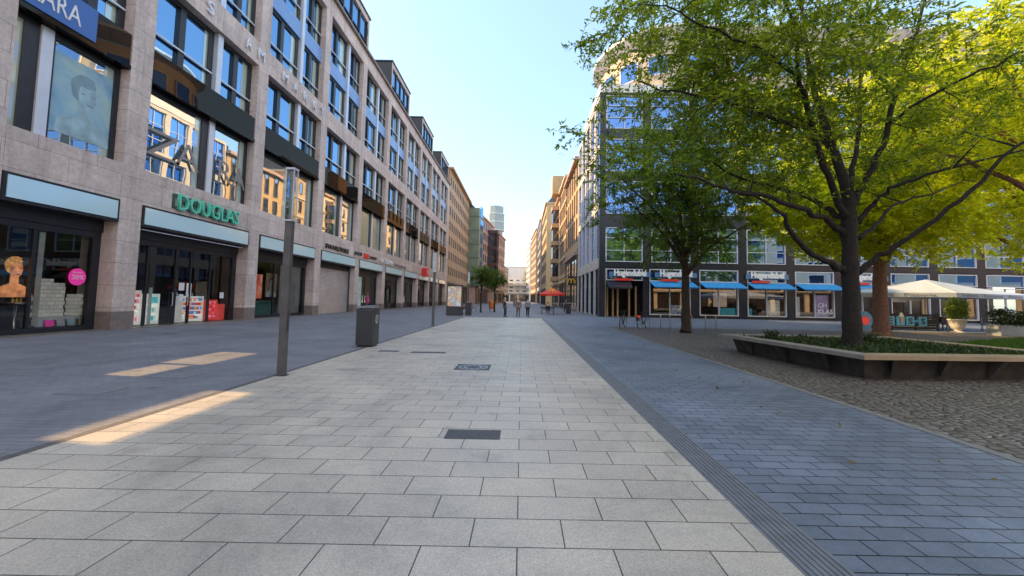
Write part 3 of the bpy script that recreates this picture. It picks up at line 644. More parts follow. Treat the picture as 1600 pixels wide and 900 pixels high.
# white lettering
signwhite = M('sign_white', (.85, .85, .85), .4, .03)
for k, (x0, x1, l) in enumerate([(9.4, 12.7, 'white bookshop lettering above the corner entrance'), (14.1, 17.4, 'white bookshop lettering partly behind the small dark trunk'), (23.4, 26.8, 'white bookshop lettering between the two main trunks'), (33.6, 37.0, 'white bookshop lettering partly behind the big dark trunk')]):
    o = empty('bookshop_sign', (x0, 39.2, 4.2), l, 'shop sign', 'bookshop signs on the corner building')
    textobj('lettering', 'Hugendubel', (x0, 39.15, 4.0), (1, 0, 0), Zv, x1-x0, .86, signwhite, o, .04, .05)
    q = MB(); q.box(x0+.1, x0+1.9, 39.12, 39.2, 3.72, 3.95); q.build('red_strip', red, o)
    q = MB(); q.box(x0-.5, x1+.5, 39.2, 39.24, 4.12, 4.62); q.build('backing_bar', M('sign_bar', (.10, .2, .38), .3), o)
# window goods of bookshop
for (a0, a1, z0, z1, cs, l) in [(10.2, 12.2, .4, 1.3, [(.02, .05, .12), (.3, .35, .5), (.5, .4, .3)], 'dark book display in the first bookshop window'),
        (14.6, 16.0, 1.2, 2.6, [(.6, .25, .2), (.75, .5, .42), (.7, .65, .6)], 'pink book poster in the second bookshop window'), (17.0, 18.2, 1.2, 2.5, [(.4, .45, .4), (.6, .6, .6), (.75, .7, .7)], 'white book poster in the second bookshop window'),
        (15.2, 18.6, .35, 1.1, [(.05, .3, .42), (.06, .36, .48), (.08, .42, .55)], 'turquoise display board low in the second bookshop window'),
        (20.3, 21.5, .4, 2.0, [(.55, .3, .25), (.7, .7, .7), (.5, .6, .65)], 'board of pictured books in the third bookshop window'), (22.4, 23.6, .4, 2.4, [(.35, .45, .55), (.6, .6, .65), (.5, .2, .25)], 'pale blue poster in the third bookshop window'),
        (25.1, 26.6, .4, 2.6, [(.3, .1, .4), (.5, .4, .7), (.15, .2, .5)], 'violet poster in the fourth bookshop window'), (27.2, 28.9, .4, 1.9, [(.25, .35, .55), (.35, .45, .65), (.6, .6, .7)], 'blue poster in the fourth bookshop window')]:
    q = MB(); q.lbox(F, a0-8 if 0 else a0-2.6, a1-2.6, -.75, -.7, z0, z1); tag(q.build('window_poster', posterm('p', cs, 3)), l, 'poster')
o = textobj('window_lettering', 'CH\nKLASSE', F.pt(22.4, -.1, .7), (1, 0, 0), Zv, 2.2, 1.1, white, None, .01, .02); tag(o, 'white painted words across the violet poster window', 'lettering')
# street side of the corner building
F2 = Fr(8, 39.4, 0, 1, -1)
assert F2.n[0] < 0
q = MB()
cream_lt = M('light_stone', (.62, .58, .52), .5, .1, 1)
L2 = 15.5; nb2 = 5; bw = L2/nb2
for k in range(nb2+1): x = bw*k; q.lbox(F2, max(.03, x-.3), min(L2, x+.3), -.6, .02, 0, 23.55)
for z0, z1 in [(5., 6.1), (11.3, 12.), (17.6, 18.3), (23.2, 23.56)]: q.lbox(F2, .03, L2, -.6, .03, z0, z1)
q.build('side_frame', cream_lt, HB)
q = MB(); q.lbox(F2, .02, .9, -.5, .06, 0, 5.0); q.lbox(F2, .02, .5, -.3, .05, 5., 23.55); q.build('corner_column', navy, HB)
for k in range(nb2):
    for z0, z1 in [(.1, 5), (6.1, 11.3), (12., 17.6), (18.3, 23.2)]:
        frame_win(F2, bw*k+.3, bw*(k+1)-.3, z0, z1, HB, whiteframe if z0 > 1 else black, glassB, 1, tuple(z0+(z1-z0)*u for u in (.3, .65)), .09, -.25, .12)
# set back attic with the ring canopy
cxr, cyr = 16.9, 47.2
att = M('attic_render', (.55, .45, .33), .6, .1, 1)
q = MB()
def arc(rad, n=26, a0=R(100), a1=R(270)): return [(cxr+rad*math.cos(a0+(a1-a0)*k/n), cyr+rad*math.sin(a0+(a1-a0)*k/n)) for k in range(n+1)]
pa = arc(7.3); q.prism(pa+[(52, cyr-7.3), (52, 56), (cxr, 56)], 24.5, 29.6); q.build('attic_storey', att, HB)
ringm = M('ring_panels', (.75, .75, .77), .35, .06)
q = MB(); p_in, p_out = arc(6.7), arc(8.2)
for k in range(26):
    a, b2, c3, d = p_in[k], p_out[k], p_out[k+1], p_in[k+1]
    q.hexa([(*a, 30.0), (*b2, 30.9), (*c3, 30.9), (*d, 30.0), (*a, 30.3), (*b2, 31.2), (*c3, 31.2), (*d, 30.3)])
q.hexa([(cxr, cyr-8.2, 30.9), (52, cyr-8.2, 30.9), (52, cyr-6.7, 30), (cxr, cyr-6.7, 30), (cxr, cyr-8.2, 31.2), (52, cyr-8.2, 31.2), (52, cyr-6.7, 30.3), (cxr, cyr-6.7, 30.3)])
q.build('ring_canopy', ringm, HB)
q = MB()
for k in range(0, 27, 4): q.hexa([(*p_in[k], 29.97), (*p_out[k], 30.87), (p_out[k][0], p_out[k][1]+.1, 30.87), (p_in[k][0], p_in[k][1]+.1, 29.97), (*p_in[k], 30.33), (*p_out[k], 31.23), (p_out[k][0], p_out[k][1]+.1, 31.23), (p_in[k][0], p_in[k][1]+.1, 30.33)])
q.build('ring_joints', plin, HB)
FA = Fr(16.6, cyr-7.3, 1, 0)
for k in range(7): frame_win(FA, .8+k*4.9, 3.6+k*4.9, 26, 28.4, HB, whiteframe, glassB, 1, (), .1, .02, .1, 'attic_window')
for a_ in (150, 175, 200, 225, 250):
    ca, sa = math.cos(R(a_)), math.sin(R(a_)); F3 = Fr(cxr+7.33*ca+sa*1.1, cyr+7.33*sa-ca*1.1, -sa, ca, 1)
    frame_win(F3, 0, 2.2, 26.2, 28.4, HB, whiteframe, glassB, 0, (), .1, .02, .1, 'attic_window')

# ------------------------------------------------------------------ street canyon
def block(name, label, ox, oy, dx, dy, w, dp, h, wall, side, rows, cols, z0=6., zt=None, ww=.45, wh=.55, winm=None, fm=None, near=0, cornice=.5, shop=True, roof=None, bands=False, fr_mat=None):
    """facade runs from (ox,oy) away along (dx,dy); side=+1 outward is right of the direction"""
    o = empty(name, (ox, oy, 0), label, 'building')
    F = Fr(ox, oy, dx, dy, side)
    q = MB(); q.lbox(F, 0, w, -dp, 0, 0, h); q.build('wall', wall, o)
    if cornice:
        q = MB(); q.lbox(F, -.2, w+.1, -dp, cornice, h, h+.45); q.build('cornice', fm or wall, o)
    if roof:
        q = MB(); q.hexa([F.pt(0, -.1, h+.45), F.pt(w, -.1, h+.45), F.pt(w, -dp, h+.45), F.pt(0, -dp, h+.45), F.pt(0, -roof*.8, h+roof), F.pt(w, -roof*.8, h+roof), F.pt(w, -dp+.5, h+roof), F.pt(0, -dp+.5, h+roof)]); q.build('roof', roofm, o)
    zt = zt or h-.6; rh = (zt-z0)/rows; cw = w/cols
    winm = winm or glassF
    for r_ in range(rows):
        for c_ in range(cols):
            if c_*rows > 99: continue
            a = cw*(c_+.5); zz = z0+rh*(r_+.22)
            frame_win(F, a-cw*ww/2, a+cw*ww/2, zz, zz+rh*wh*1.1, o, fr_mat or plin, winm, 0, (), .1, .01, .08)
        if bands:
            q = MB(); q.lbox(F, 0, w, 0, .18, z0+rh*r_-.15, z0+rh*r_+.15); q.build('string_course', fm or wall, o)
    if near:
        F3 = Fr(*F.pt(0, -dp, 0)[:2], *(Vector((F.n[0], F.n[1]))[:]), 1)
        # outward of near side
        if F3.n[0]*dx+F3.n[1]*dy > 0: F3 = Fr(*F.pt(0, -dp, 0)[:2], F.n[0], F.n[1], -1)
        nc = near; cw3 = min(dp, nc*3.)/nc
        for r_ in range(rows):
            for c_ in range(nc):
                a = dp-cw3*(c_+.5); zz = z0+rh*(r_+.22)
                frame_win(F3, a-cw3*.35, a+cw3*.35, zz, zz+rh*.65, o, fr_mat or plin, winm, 0, (), .1, .01, .08)
    if shop:
        n = max(2, int(w/6)); cw = w/n
        for k in range(n):
            fo = frame_win(F, cw*k+.5, cw*(k+1)-.5, .1, z0-1.6, o, black, shopdark, 1, (), .15, .01, .12, 'shop_window')
        q = MB(); q.lbox(F, .2, w-.2, 0, .5, z0-1.3, z0-.9); q.build('shop_fascia', fm or plin, o)
    return o, F
roofm = M('slate_roof', (.10, .09, .10), .5, .2, 1)
glassF = reflective('far_glass', (.03, .028, .03), (.4, .45, .55), .3, .05)
shopdark = reflective('far_shop_glass', (.05, .035, .03), (.8, .8, .8), .2, .05)
tan = M('tan_stone', (.50, .33, .20), .7, .1, .5); tan2 = M('ochre_stone', (.56, .38, .20), .7, .12, .5); cream = M('cream_render', (.62, .52, .38), .7, .1, .4)
rose = M('rose_stone', (.50, .33, .27), .7, .12, .5); greyst = M('grey_stone', (.36, .35, .36), .7, .1, .5); pale = M('pale_render', (.80, .76, .70), .7, .06, .3); brn = M('brown_frame', (.09, .045, .04), .5, .2, 1)
greenp = M('green_panel', (.20, .26, .20), .35, .15, .6)
block('tan_office_building', 'tan stone building with rows of small windows after the long stone one', XF, 88.1, 0, 1, 33, 14, 31.8, tan, 1, 7, 12, 6.3, 31, .38, .5, cornice=.8)
# bend of the street
o, F = block('glass_bay_building', 'narrow building with a green glass bay and steep dark roof on the left', -14.8, 121.2, 66, 600, 30, 12, 29.5, rose, 1, 6, 9, 6, 29, .5, .6, near=1, roof=3.6)
q = MB(); q.lbox(F, -.5, 5.5, -3.0, 1.0, 5.5, 30.5); q.build('glass_bay', greenp, o)
bbm = M('bay_band', (.12, .15, .13))
for k in range(6): q = MB(); q.lbox(F, -.56, 5.56, -3.06, 1.06, 5.5+k*4.4, 5.8+k*4.4); q.build('bay_band', bbm, o)
q = MB()
for k in range(6): q.lbox(F, 1.2, 5.0, 1.01, 1.07, 6.1+k*4.4, 9.4+k*4.4)
q.build('bay_panes', glassB, o)
FB = Fr(-14.6, 152, 66, 600, 1)
o, F = block('brown_bay_building', 'reddish building with three stacked dark framed bays above the far tree', -9.9, 141, 66, 600, 22, 6, 26.5, rose, 1, 5, 6, 6, 26, .5, .6, roof=None)
for k in range(4):
    z = 8.3+k*6.0
    q = MB(); q.lbox(F, -1.5, 1.5, -4.6, .9, z-.7, z+.5)
    if k < 3: q.lbox(F, -1.45, -1.2, -4.6, -4.3, z+.5, z+5.3); q.lbox(F, -1.45, -1.2, .6, .9, z+.5, z+5.3); q.lbox(F, 1.2, 1.5, .6, .9, z+.5, z+5.3)
    q.build('bay_frame', brn, o)
for k in range(3): z = 8.3+k*6.0; q = MB(); q.lbox(F, -1.15, 1.2, -4.3, .6, z+.5, z+5.3); q.build('bay_pane', glassF, o)
o = empty('stair_tower', (-10.5, 190, 0), 'round pale glass tower rising behind the far left roofs', 'tower')
q = MB(); q.lathe([(3.8, 0), (3.8, 35), (4.5, 35.2), (4.5, 43), (4.0, 43.3), (4.0, 47)], -13.6, 188, 10); q.build('tower_shell', M('tower_glass', (.30, .37, .37), .3, .1, .5), o)
q = MB()
for z in (35, 39, 43): q.lathe([(4.62, z), (4.62, z+.4)], -13.6, 188, 10)
q.build('tower_rings', M('tower_metal', (.6, .66, .68), .4), o)
# right side
o, F = block('rose_fronted_building', 'orange pink fronted building with long vertical windows beside the corner building', 8, 55.1, 0, 1, 15, 12, 22.2, tan2, -1, 3, 6, 9.5, 21.8, .4, .75, fm=rose, cornice=.6)
q = MB(); q.lbox(F, -.0, 15, .005, .10, 0, .8); q.lbox(F, 0, 15, .005, .12, 8.2, 9.2); q.build('rose_bands', rose, o)
block('ochre_building', 'ochre ornate building with string courses and dormers on the right', 8.1, 70.2, 0, 1, 12, 12, 24.5, tan2, -1, 5, 5, 6.2, 24, .42, .6, fm=cream, bands=True, roof=3)
o, F = block('oriel_building', 'cream building with a stack of glazed oriels on the right', 7.9, 82.3, 0, 1, 16, 12, 23.5, cream, -1, 5, 6, 6.2, 23, .4, .6, fm=tan, bands=True, roof=2.5)
for k in range(5): q = MB(); q.lbox(F, 1, 5, 0, 1.5, 5.8+k*3.9, 6.7+k*3.9); q.build('oriel_band', tan, o)
q = MB()
for k in range(4): q.lbox(F, 1.2, 4.8, 0, 1.3, 6.7+k*3.9, 9.7+k*3.9)
q.build('oriel_panes', glassF, o)
q = MB(); q.lbox(F, 1, 5, -1, 1.5, 25, 29); q.build('oriel_gable', tan2, o)
o, F = block('yellow_gable_building', 'tall yellowish building with blank side wall in the street on the right', 7.0, 112, 0, 1, 26, 16, 30, M('yellow_render', (.60, .44, .24), .7, .1, .3), -1, 6, 7, 6, 29, .4, .55, roof=4)
block('grey_bay_building', 'grey building with narrow windows beyond the yellow gable', 7.0, 150, 0, 1, 25, 16, 33, greyst, -1, 7, 6, 6, 32, .4, .6, near=1, roof=4)
block('orange_lit_building', 'orange sunlit narrow building far down the right side', 6.8, 186, -.05, 1, 34, 16, 36, tan, -1, 8, 8, 6, 35, .4, .6, roof=3)
block('pale_tower_block', 'pale narrow block with green edge far down the right side', 4.5, 232, -.06, 1, 30, 16, 36, pale, -1, 8, 6, 6, 35, .4, .6)
o, F = block('white_modern_building', 'white modern building with a slanted canopy closing the street', -16, 300, 1, 0, 46, 10, 27, pale, 1, 4, 9, 7, 18, .5, .35)
q = MB(); q.lbox(F, 4, 30, .2, 6, 12.2, 13.6); q.lbox(F, 18, 24, .3, 4, 13.6, 24); q.build('canopy', cream, o)
q = MB(); q.lbox(F, 19, 21.5, 4.01, 4.3, 4, 28); q.build('green_column', M('green_col', (.05, .22, .16)), o)
block('stone_house', 'ochre lit house in the far distance at the left of the street end', -17, 235, .12, 1, 55, 14, 24, tan, 1, 5, 9, 6, 23, .4, .55, roof=2)
block('reflected_square_house', 'cream house with many windows across the square behind the viewer', 110, 22, -.9, -.45, 135, 12, 17, M('cream_lit', (.70, .55, .36), .7, .1, .4), 1, 4, 24, 5.5, 16.5, .5, .6, fm=cream, roof=3, fr_mat=white)

# ------------------------------------------------------------------ trees
def leaves(name, mt, pts, dirs, L, W, parent, droop=.5):
    n = len(pts); pts = np.asarray(pts); d = np.asarray(dirs).copy()
    d[:, 2] -= droop*rng.random(n); d += rng.normal(0, .45, (n, 3)); d /= np.linalg.norm(d, axis=1)[:, None]
    nrm = rng.normal(0, .55, (n, 3)); nrm[:, 2] += 1.
    sd = np.cross(d, nrm); sd /= np.linalg.norm(sd, axis=1)[:, None]
    fold = np.cross(sd, d)
    l = L*rng.uniform(.45, 1.35, n)[:, None]; w_ = W*rng.uniform(.75, 1.2, n)[:, None]
    v = np.stack([pts, pts+d*l*.42+sd*w_*.5+fold*w_*.15, pts+d*l, pts+d*l*.42-sd*w_*.5+fold*w_*.15], 1).reshape(-1, 3)
    me = bpy.data.meshes.new(name); me.vertices.add(4*n); me.vertices.foreach_set('co', v.ravel().astype('f'))
    me.loops.add(4*n); me.loops.foreach_set('vertex_index', np.arange(4*n, dtype='i'))
    me.polygons.add(n); me.polygons.foreach_set('loop_start', np.arange(0, 4*n, 4, dtype='i')); me.polygons.foreach_set('loop_total', np.full(n, 4, 'i'))
    me.materials.append(mt); me.update(calc_edges=True)
    o = bpy.data.objects.new(name, me); COL.objects.link(o)
    if parent: o.parent = parent; o.matrix_parent_inverse = parent_inv(parent)
    return o
def make_tree(name, label, base, trunk, limbs, env, natt, twigs, lpt, L, W, lm, bm, seed=1, tw_len=.55, tr=.25, cat='tree', zmin=3.5, extra=(), group=None, clump=.0):
    """trunk/limbs: polylines [(x,y,z,r)..]; env: list of ellipsoids (cx,cy,cz,rx,ry,rz)"""
    rs = np.random.default_rng(seed)
    root = empty(name, base, label, cat, group)
    q = MB()
    def smooth(pl):
        out = []
        for i in range(len(pl)-1):
            p0 = pl[max(i-1, 0)]; p1 = pl[i]; p2 = pl[i+1]; p3 = pl[min(i+2, len(pl)-1)]
            for k in range(4):
                u = k/4; out.append(tuple(.5*((2*p1[j])+(-p0[j]+p2[j])*u+(2*p0[j]-5*p1[j]+4*p2[j]-p3[j])*u*u+(-p0[j]+3*p1[j]-3*p2[j]+p3[j])*u**3) for j in range(4)))
        out.append(tuple(pl[-1])); return out
    nodes = []; nr = []
    tp = smooth(trunk)
    tp2 = [(x+rs.normal(0, .01), y+rs.normal(0, .01), z) for x, y, z, r_ in tp]
    q.tube(tp2, [r_*(1+rs.normal(0, .03)) for *_, r_ in tp], 14)
    q.build('trunk', bm, root, True)
    q = MB()
    for lb in limbs:
        sp_ = smooth(lb); sp_ = [(x+rs.normal(0, .03), y+rs.normal(0, .03), z+rs.normal(0, .03), max(r_, .012)) for x, y, z, r_ in sp_]
        sp_[0] = lb[0]
        q.tube([a[:3] for a in sp_], [a[3] for a in sp_], 8)
        for a in sp_[2:]: nodes.append(a[:3]); nr.append(a[3])
    for a in tp[int(len(tp)*.8):]: nodes.append(a[:3]); nr.append(a[3])
    # attractors
    att_ = []
    while len(att_) < natt:
        e = env[rs.integers(len(env))]
        u = rs.normal(0, 1, 3); u /= np.linalg.norm(u); r_ = rs.random()**(1/2.2)
        p = np.array(e[:3])+u*r_*np.array(e[3:])
        if p[2] > zmin: att_.append(p)
    att_ = list(att_)+[np.array(x) for x in extra]
    nodes = np.array(nodes); nr = np.array(nr)
    att_.sort(key=lambda p: np.min(np.linalg.norm(nodes-p, axis=1)))
    LP, LD = [], []
    NN = list(nodes); RR = list(nr)
    for p in att_:
        A = np.array(NN); dd = np.linalg.norm(A-p, axis=1)
        i = int(np.argmin(dd)); a = A[i]; dist = dd[i]
        if dist < .05: continue
        r0 = min(RR[i]*.75, .012+.016*dist); k = max(2, int(dist/.45)); mid = (a+p)/2+rs.normal(0, .12*dist, 3)+np.array([0, 0, .08*dist])
        pl = []
        for j in range(k+1):
            u = j/k; pt_ = (1-u)**2*a+2*u*(1-u)*mid+u*u*p; pl.append(pt_)
        rad = [max(.006, r0*(1-.65*j/k)) for j in range(k+1)]
        q.tube([tuple(x) for x in pl], rad, 5, False)
        for j in range(1, k+1): NN.append(pl[j]); RR.append(rad[j])
        dr = (pl[-1]-pl[-2]); dr /= np.linalg.norm(dr)
        nt_ = max(2, int(twigs*rs.uniform(.6, 1.4)))
        for t_ in range(nt_):
            j = rs.integers(max(1, k-2), k+1); st = pl[j]
            td = dr*.6+rs.normal(0, .75, 3); td[2] = td[2]*.55+.05; td /= np.linalg.norm(td); tl = tw_len*rs.uniform(.6, 1.4)
            e_ = st+td*tl; e_[2] -= .12*tl
            if t_ % 2 == 0: q.tube([tuple(st), tuple((st+e_)/2+np.array([0, 0, .04])), tuple(e_)], [.006, .005, .003], 3, False)
            n_ = max(3, int(lpt*rs.uniform(.7, 1.3)))
            us = np.linspace(.12, 1, n_)
            side = np.cross(td, [0, 0, 1]); side /= (np.linalg.norm(side)+1e-6)
            for ii, u in enumerate(us):
                LP.append(st+(e_-st)*u+rs.normal(0, .015, 3)); LD.append(td*.7+side*(1 if ii % 2 else -1)*.8)
    q.build('branches', bm, root, True)
    leaves('crown', lm, LP, LD, L, W, root)
    return root, len(LP)
# big planter tree: limbs traced from the photograph, at the tree's own distance
TB = (8.84, 10.35)
def pix(px, py, Y):   # point seen at a pixel of the 1600 wide photo, at distance Y
    a = (px-815.66)/600; b_ = -(py-432.0)/600
    u = a*math.cos(RHO)-b_*math.sin(RHO); v = a*math.sin(RHO)+b_*math.cos(RHO)
    d = (u, c-v*s, s+v*c); k = Y/d[1]; return (d[0]*k, Y, 1.6+d[2]*k)
def limb(*pp): return [(*pix(px, py, Y), r_) for px, py, Y, r_ in pp]
trunk = limb((1331, 556, 10.35, .34), (1332, 535, 10.35, .29), (1330, 470, 10.35, .255), (1328, 400, 10.35, .235), (1327, 345, 10.35, .23), (1326, 310, 10.4, .2), (1312, 262, 10.5, .15), (1290, 200, 10.8, .12), (1268, 120, 11.2, .09), (1255, 40, 11.6, .06), (1250, -60, 12, .03))
trunk = [(a, b_, c_, r_*.78) for a, b_, c_, r_ in trunk]
limbs = [
 limb((1320, 425, 10.35, .13), (1290, 408, 10.2, .105), (1255, 385, 9.9, .09), (1235, 358, 9.7, .08), (1205, 322, 9.4, .05), (1150, 300, 9.0, .03)),
 limb((1318, 368, 10.35, .13), (1290, 342, 10.2, .10), (1250, 326, 9.7, .085), (1190, 305, 9.2, .065), (1130, 295, 8.7, .045), (1060, 270, 8.2, .025)),
 limb((1320, 345, 10.35, .12), (1285, 322, 10.6, .09), (1240, 300, 11, .07), (1180, 285, 11.6, .05), (1100, 250, 12, .03)),
 limb((1322, 340, 10.35, .13), (1300, 290, 10.1, .11), (1275, 225, 9.8, .095), (1255, 150, 9.5, .08), (1245, 70, 9.2, .06), (1222, -10, 9.0, .04), (1200, -120, 9, .02)),
 limb((1332, 320, 10.35, .14), (1350, 285, 10.3, .11), (1378, 230, 10.1, .095), (1398, 150, 10, .08), (1425, 70, 10, .06), (1450, -10, 10, .04), (1480, -120, 10, .02)),
 limb((1340, 350, 10.35, .10), (1365, 318, 10.2, .075), (1405, 287, 9.9, .06), (1470, 267, 9.5, .05), (1570, 242, 9.2, .035), (1680, 215, 9, .02)),
 limb((1342, 372, 10.35, .09), (1370, 350, 10.5, .065), (1400, 318, 10.8, .05), (1455, 303, 11.2, .03), (1520, 280, 11.6, .02)),
 limb((1340, 425, 10.35, .13), (1375, 402, 10.2, .10), (1425, 370, 9.9, .085), (1500, 312, 9.5, .07), (1570, 250, 9.2, .055), (1650, 180, 9, .035), (1740, 120, 9, .02)),
 limb((1300, 235, 10.6, .09), (1255, 190, 11.3, .07), (1190, 150, 12, .05), (1120, 90, 12.5, .03)),
 limb((1325, 300, 10.4, .10), (1340, 220, 11.3, .08), (1345, 130, 12.3, .06), (1350, 40, 13, .03)),
 limb((1270, 210, 9.8, .07), (1180, 170, 9.0, .05), (1080, 150, 8.3, .035), (1000, 130, 7.8, .02)),
 limb((1390, 190, 10, .06), (1470, 140, 9.2, .045), (1560, 100, 8.6, .03), (1650, 60, 8.2, .02)),
 limb((1250, 120, 9.4, .06), (1170, 70, 8.6, .04), (1080, 30, 8.0, .025), (1010, 5, 7.5, .015)),
]
ex = [pix(*p) for p in [(905, 72, 8.2), (930, 62, 8.2), (965, 45, 8.2), (885, 207, 8.8), (915, 212, 8.9), (950, 205, 9), (925, 250, 9), (965, 20, 8), (1000, 8, 8), (945, 150, 8.8), (985, 100, 8.3), (930, 280, 9), (960, 300, 9.2), (1020, 60, 8)]]
limbs = [[(a, b_, c_, r_*.76) for a, b_, c_, r_ in lb] for lb in limbs]
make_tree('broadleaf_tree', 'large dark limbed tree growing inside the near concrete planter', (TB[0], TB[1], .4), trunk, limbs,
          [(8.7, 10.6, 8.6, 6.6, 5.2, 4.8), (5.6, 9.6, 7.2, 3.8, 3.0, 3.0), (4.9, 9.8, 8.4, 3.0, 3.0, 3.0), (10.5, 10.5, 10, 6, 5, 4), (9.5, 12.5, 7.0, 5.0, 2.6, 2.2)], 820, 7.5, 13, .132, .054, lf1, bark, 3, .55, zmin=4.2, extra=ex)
def simple_tree(name, label, x, y, r0, ztrunk, env, natt, tw, lpt, L, W, lm, bm, seed, zmin, group=None, lean=.0, zb=0):
    rs = random.Random(seed)
    tr_ = [(x, y, zb, r0*1.5), (x+.01, y, zb+.25, r0*1.15), (x+lean*.4, y, zb+ztrunk*.5, r0), (x+lean, y, zb+ztrunk, r0*.85), (x+lean*1.2, y, zb+ztrunk*1.5, r0*.5)]
    lb = []
    e = env[0]
    for k in range(8):
        a = k*2.4+rs.random()*.6; ex_ = e[0]+e[3]*.75*math.cos(a); ey = e[1]+e[4]*.75*math.sin(a); ez = e[2]+e[5]*rs.uniform(-.4, .7)
        z0 = zb+ztrunk*rs.uniform(.9, 1.3)
        lb.append([(x+lean, y, z0, r0*.5), (x+lean+(ex_-x)*.3, y+(ey-y)*.3, z0+(ez-z0)*.45, r0*.38), (x+(ex_-x)*.65, y+(ey-y)*.65, z0+(ez-z0)*.75, r0*.24), (ex_, ey, ez, r0*.1)])
    return make_tree(name, label, (x, y, zb), tr_, lb, env, natt, tw, lpt, L, W, lm, bm, seed, .6, zmin=zmin, group=group)
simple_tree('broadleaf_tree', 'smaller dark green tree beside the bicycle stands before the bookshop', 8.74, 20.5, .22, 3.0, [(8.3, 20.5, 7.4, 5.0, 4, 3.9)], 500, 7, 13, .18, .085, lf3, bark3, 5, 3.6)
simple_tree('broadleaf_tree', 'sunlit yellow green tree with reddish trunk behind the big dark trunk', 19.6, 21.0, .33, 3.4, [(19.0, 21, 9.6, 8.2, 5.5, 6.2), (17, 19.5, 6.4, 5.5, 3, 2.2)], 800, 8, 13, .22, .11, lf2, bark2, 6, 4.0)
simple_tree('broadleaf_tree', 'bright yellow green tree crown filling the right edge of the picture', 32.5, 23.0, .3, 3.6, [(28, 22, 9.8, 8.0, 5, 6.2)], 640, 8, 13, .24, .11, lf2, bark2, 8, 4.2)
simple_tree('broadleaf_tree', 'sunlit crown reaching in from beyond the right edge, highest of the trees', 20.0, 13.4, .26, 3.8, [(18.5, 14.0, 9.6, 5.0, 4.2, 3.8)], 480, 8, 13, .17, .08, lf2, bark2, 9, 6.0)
simple_tree('street_tree', 'small round green tree far down the left side of the street, left of two', -4.75, 45, .09, 2.4, [(-4.75, 45, 4.2, 1.45, 1.4, 1.35)], 70, 8, 12, .16, .09, lf3, bark, 10, 2.7, 'small trees in the far street')
simple_tree('street_tree', 'small round green tree far down the left side of the street, right of two', -3.3, 47, .09, 2.3, [(-3.3, 47, 4.0, 1.35, 1.3, 1.35)], 60, 8, 12, .16, .09, lf3, bark, 12, 2.6, 'small trees in the far street')

# ------------------------------------------------------------------ planter
rim = [(6.72, 13.2), (7.2, 8.12), (15.5, 8.5), (12.6, 13.4)]
rim = [(6.72, 13.2), (7.2, 8.12), (13.1, 8.38), (12.6, 13.4)]
def inset(poly, d):
    n = len(poly); out = []
    cx = sum(p[0] for p in poly)/n; cy = sum(p[1] for p in poly)/n
    lines = []
    for i in range(n):
        a = Vector(poly[i]); b_ = Vector(poly[(i+1) % n]); e = (b_-a).normalized(); nn = Vector((-e.y, e.x))
        if nn.dot(Vector((cx, cy))-a) < 0: nn = -nn
        lines.append((a+nn*d, e))
    for i in range(n):
        p, e = lines[i-1]; p2, e2 = lines[i]
        den = e.x*e2.y-e.y*e2.x; w_ = p2-p; t_ = (w_.x*e2.y-w_.y*e2.x)/den; out.append(tuple(p+e*t_))
    return out
PL = empty('tree_planter', (9.8, 10.8, 0), 'angular concrete planter bench around the big dark tree', 'planter')
ri = inset(rim, .46); rw = inset(rim, .30); rb = inset(rim, .42)
for k in range(4):
    j = (k+1) % 4; q = MB()
    q.hexa([(*rim[k], .47), (*rim[j], .47), (*ri[j], .47), (*ri[k], .47), (*rim[k], .56), (*rim[j], .56), (*ri[j], .56), (*ri[k], .56)])
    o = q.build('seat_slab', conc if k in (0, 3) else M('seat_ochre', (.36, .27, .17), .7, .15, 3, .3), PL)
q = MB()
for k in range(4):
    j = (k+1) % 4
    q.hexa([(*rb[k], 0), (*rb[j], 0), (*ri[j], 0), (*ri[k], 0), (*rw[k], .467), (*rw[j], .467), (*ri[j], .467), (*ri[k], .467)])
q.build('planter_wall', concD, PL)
q = MB()
for (k, us) in ((1, (.12, .33, .55, .78)), (0, (.2, .5, .8))):
    a = Vector(rim[k]); b_ = Vector(rim[(k+1) % 4]); a2 = Vector(rw[k]); b2 = Vector(rw[(k+1) % 4]); e = (b_-a).normalized()*.06
    for u in us:
        o_ = a.lerp(b_, u); i_ = a2.lerp(b2, u); m_ = o_.lerp(i_, .15)
        q = MB(); q.hexa([(*(i_-e), .05), (*(i_+e), .05), (*(i_+e), .05), (*(i_-e), .05), (*(m_-e), .465), (*(m_+e), .465), (*(i_+e), .465), (*(i_-e), .465)]); q.build('bracket', concD, PL)
q = MB(); q.prism(ri, .02, .42); q.build('soil', soil, PL)
pts = []; 
while len(pts) < 6000:
    u, v = rng.random(2); p = np.array(ri[0])*(1-u)*(1-v)+np.array(ri[1])*u*(1-v)+np.array(ri[2])*u*v+np.array(ri[3])*(1-u)*v
    pts.append((p[0], p[1], .43+rng.random()*.16*(.4+.6*math.sin(p[0]*3)*math.sin(p[1]*4)**2)))
o = leaves('ground_cover', lf4, pts, rng.normal(0, .5, (len(pts), 3))+np.array([0, 0, .9]), .13, .06, None, .1); tag(o, 'low green plants covering the soil of the near planter', 'plants', None, 'stuff')
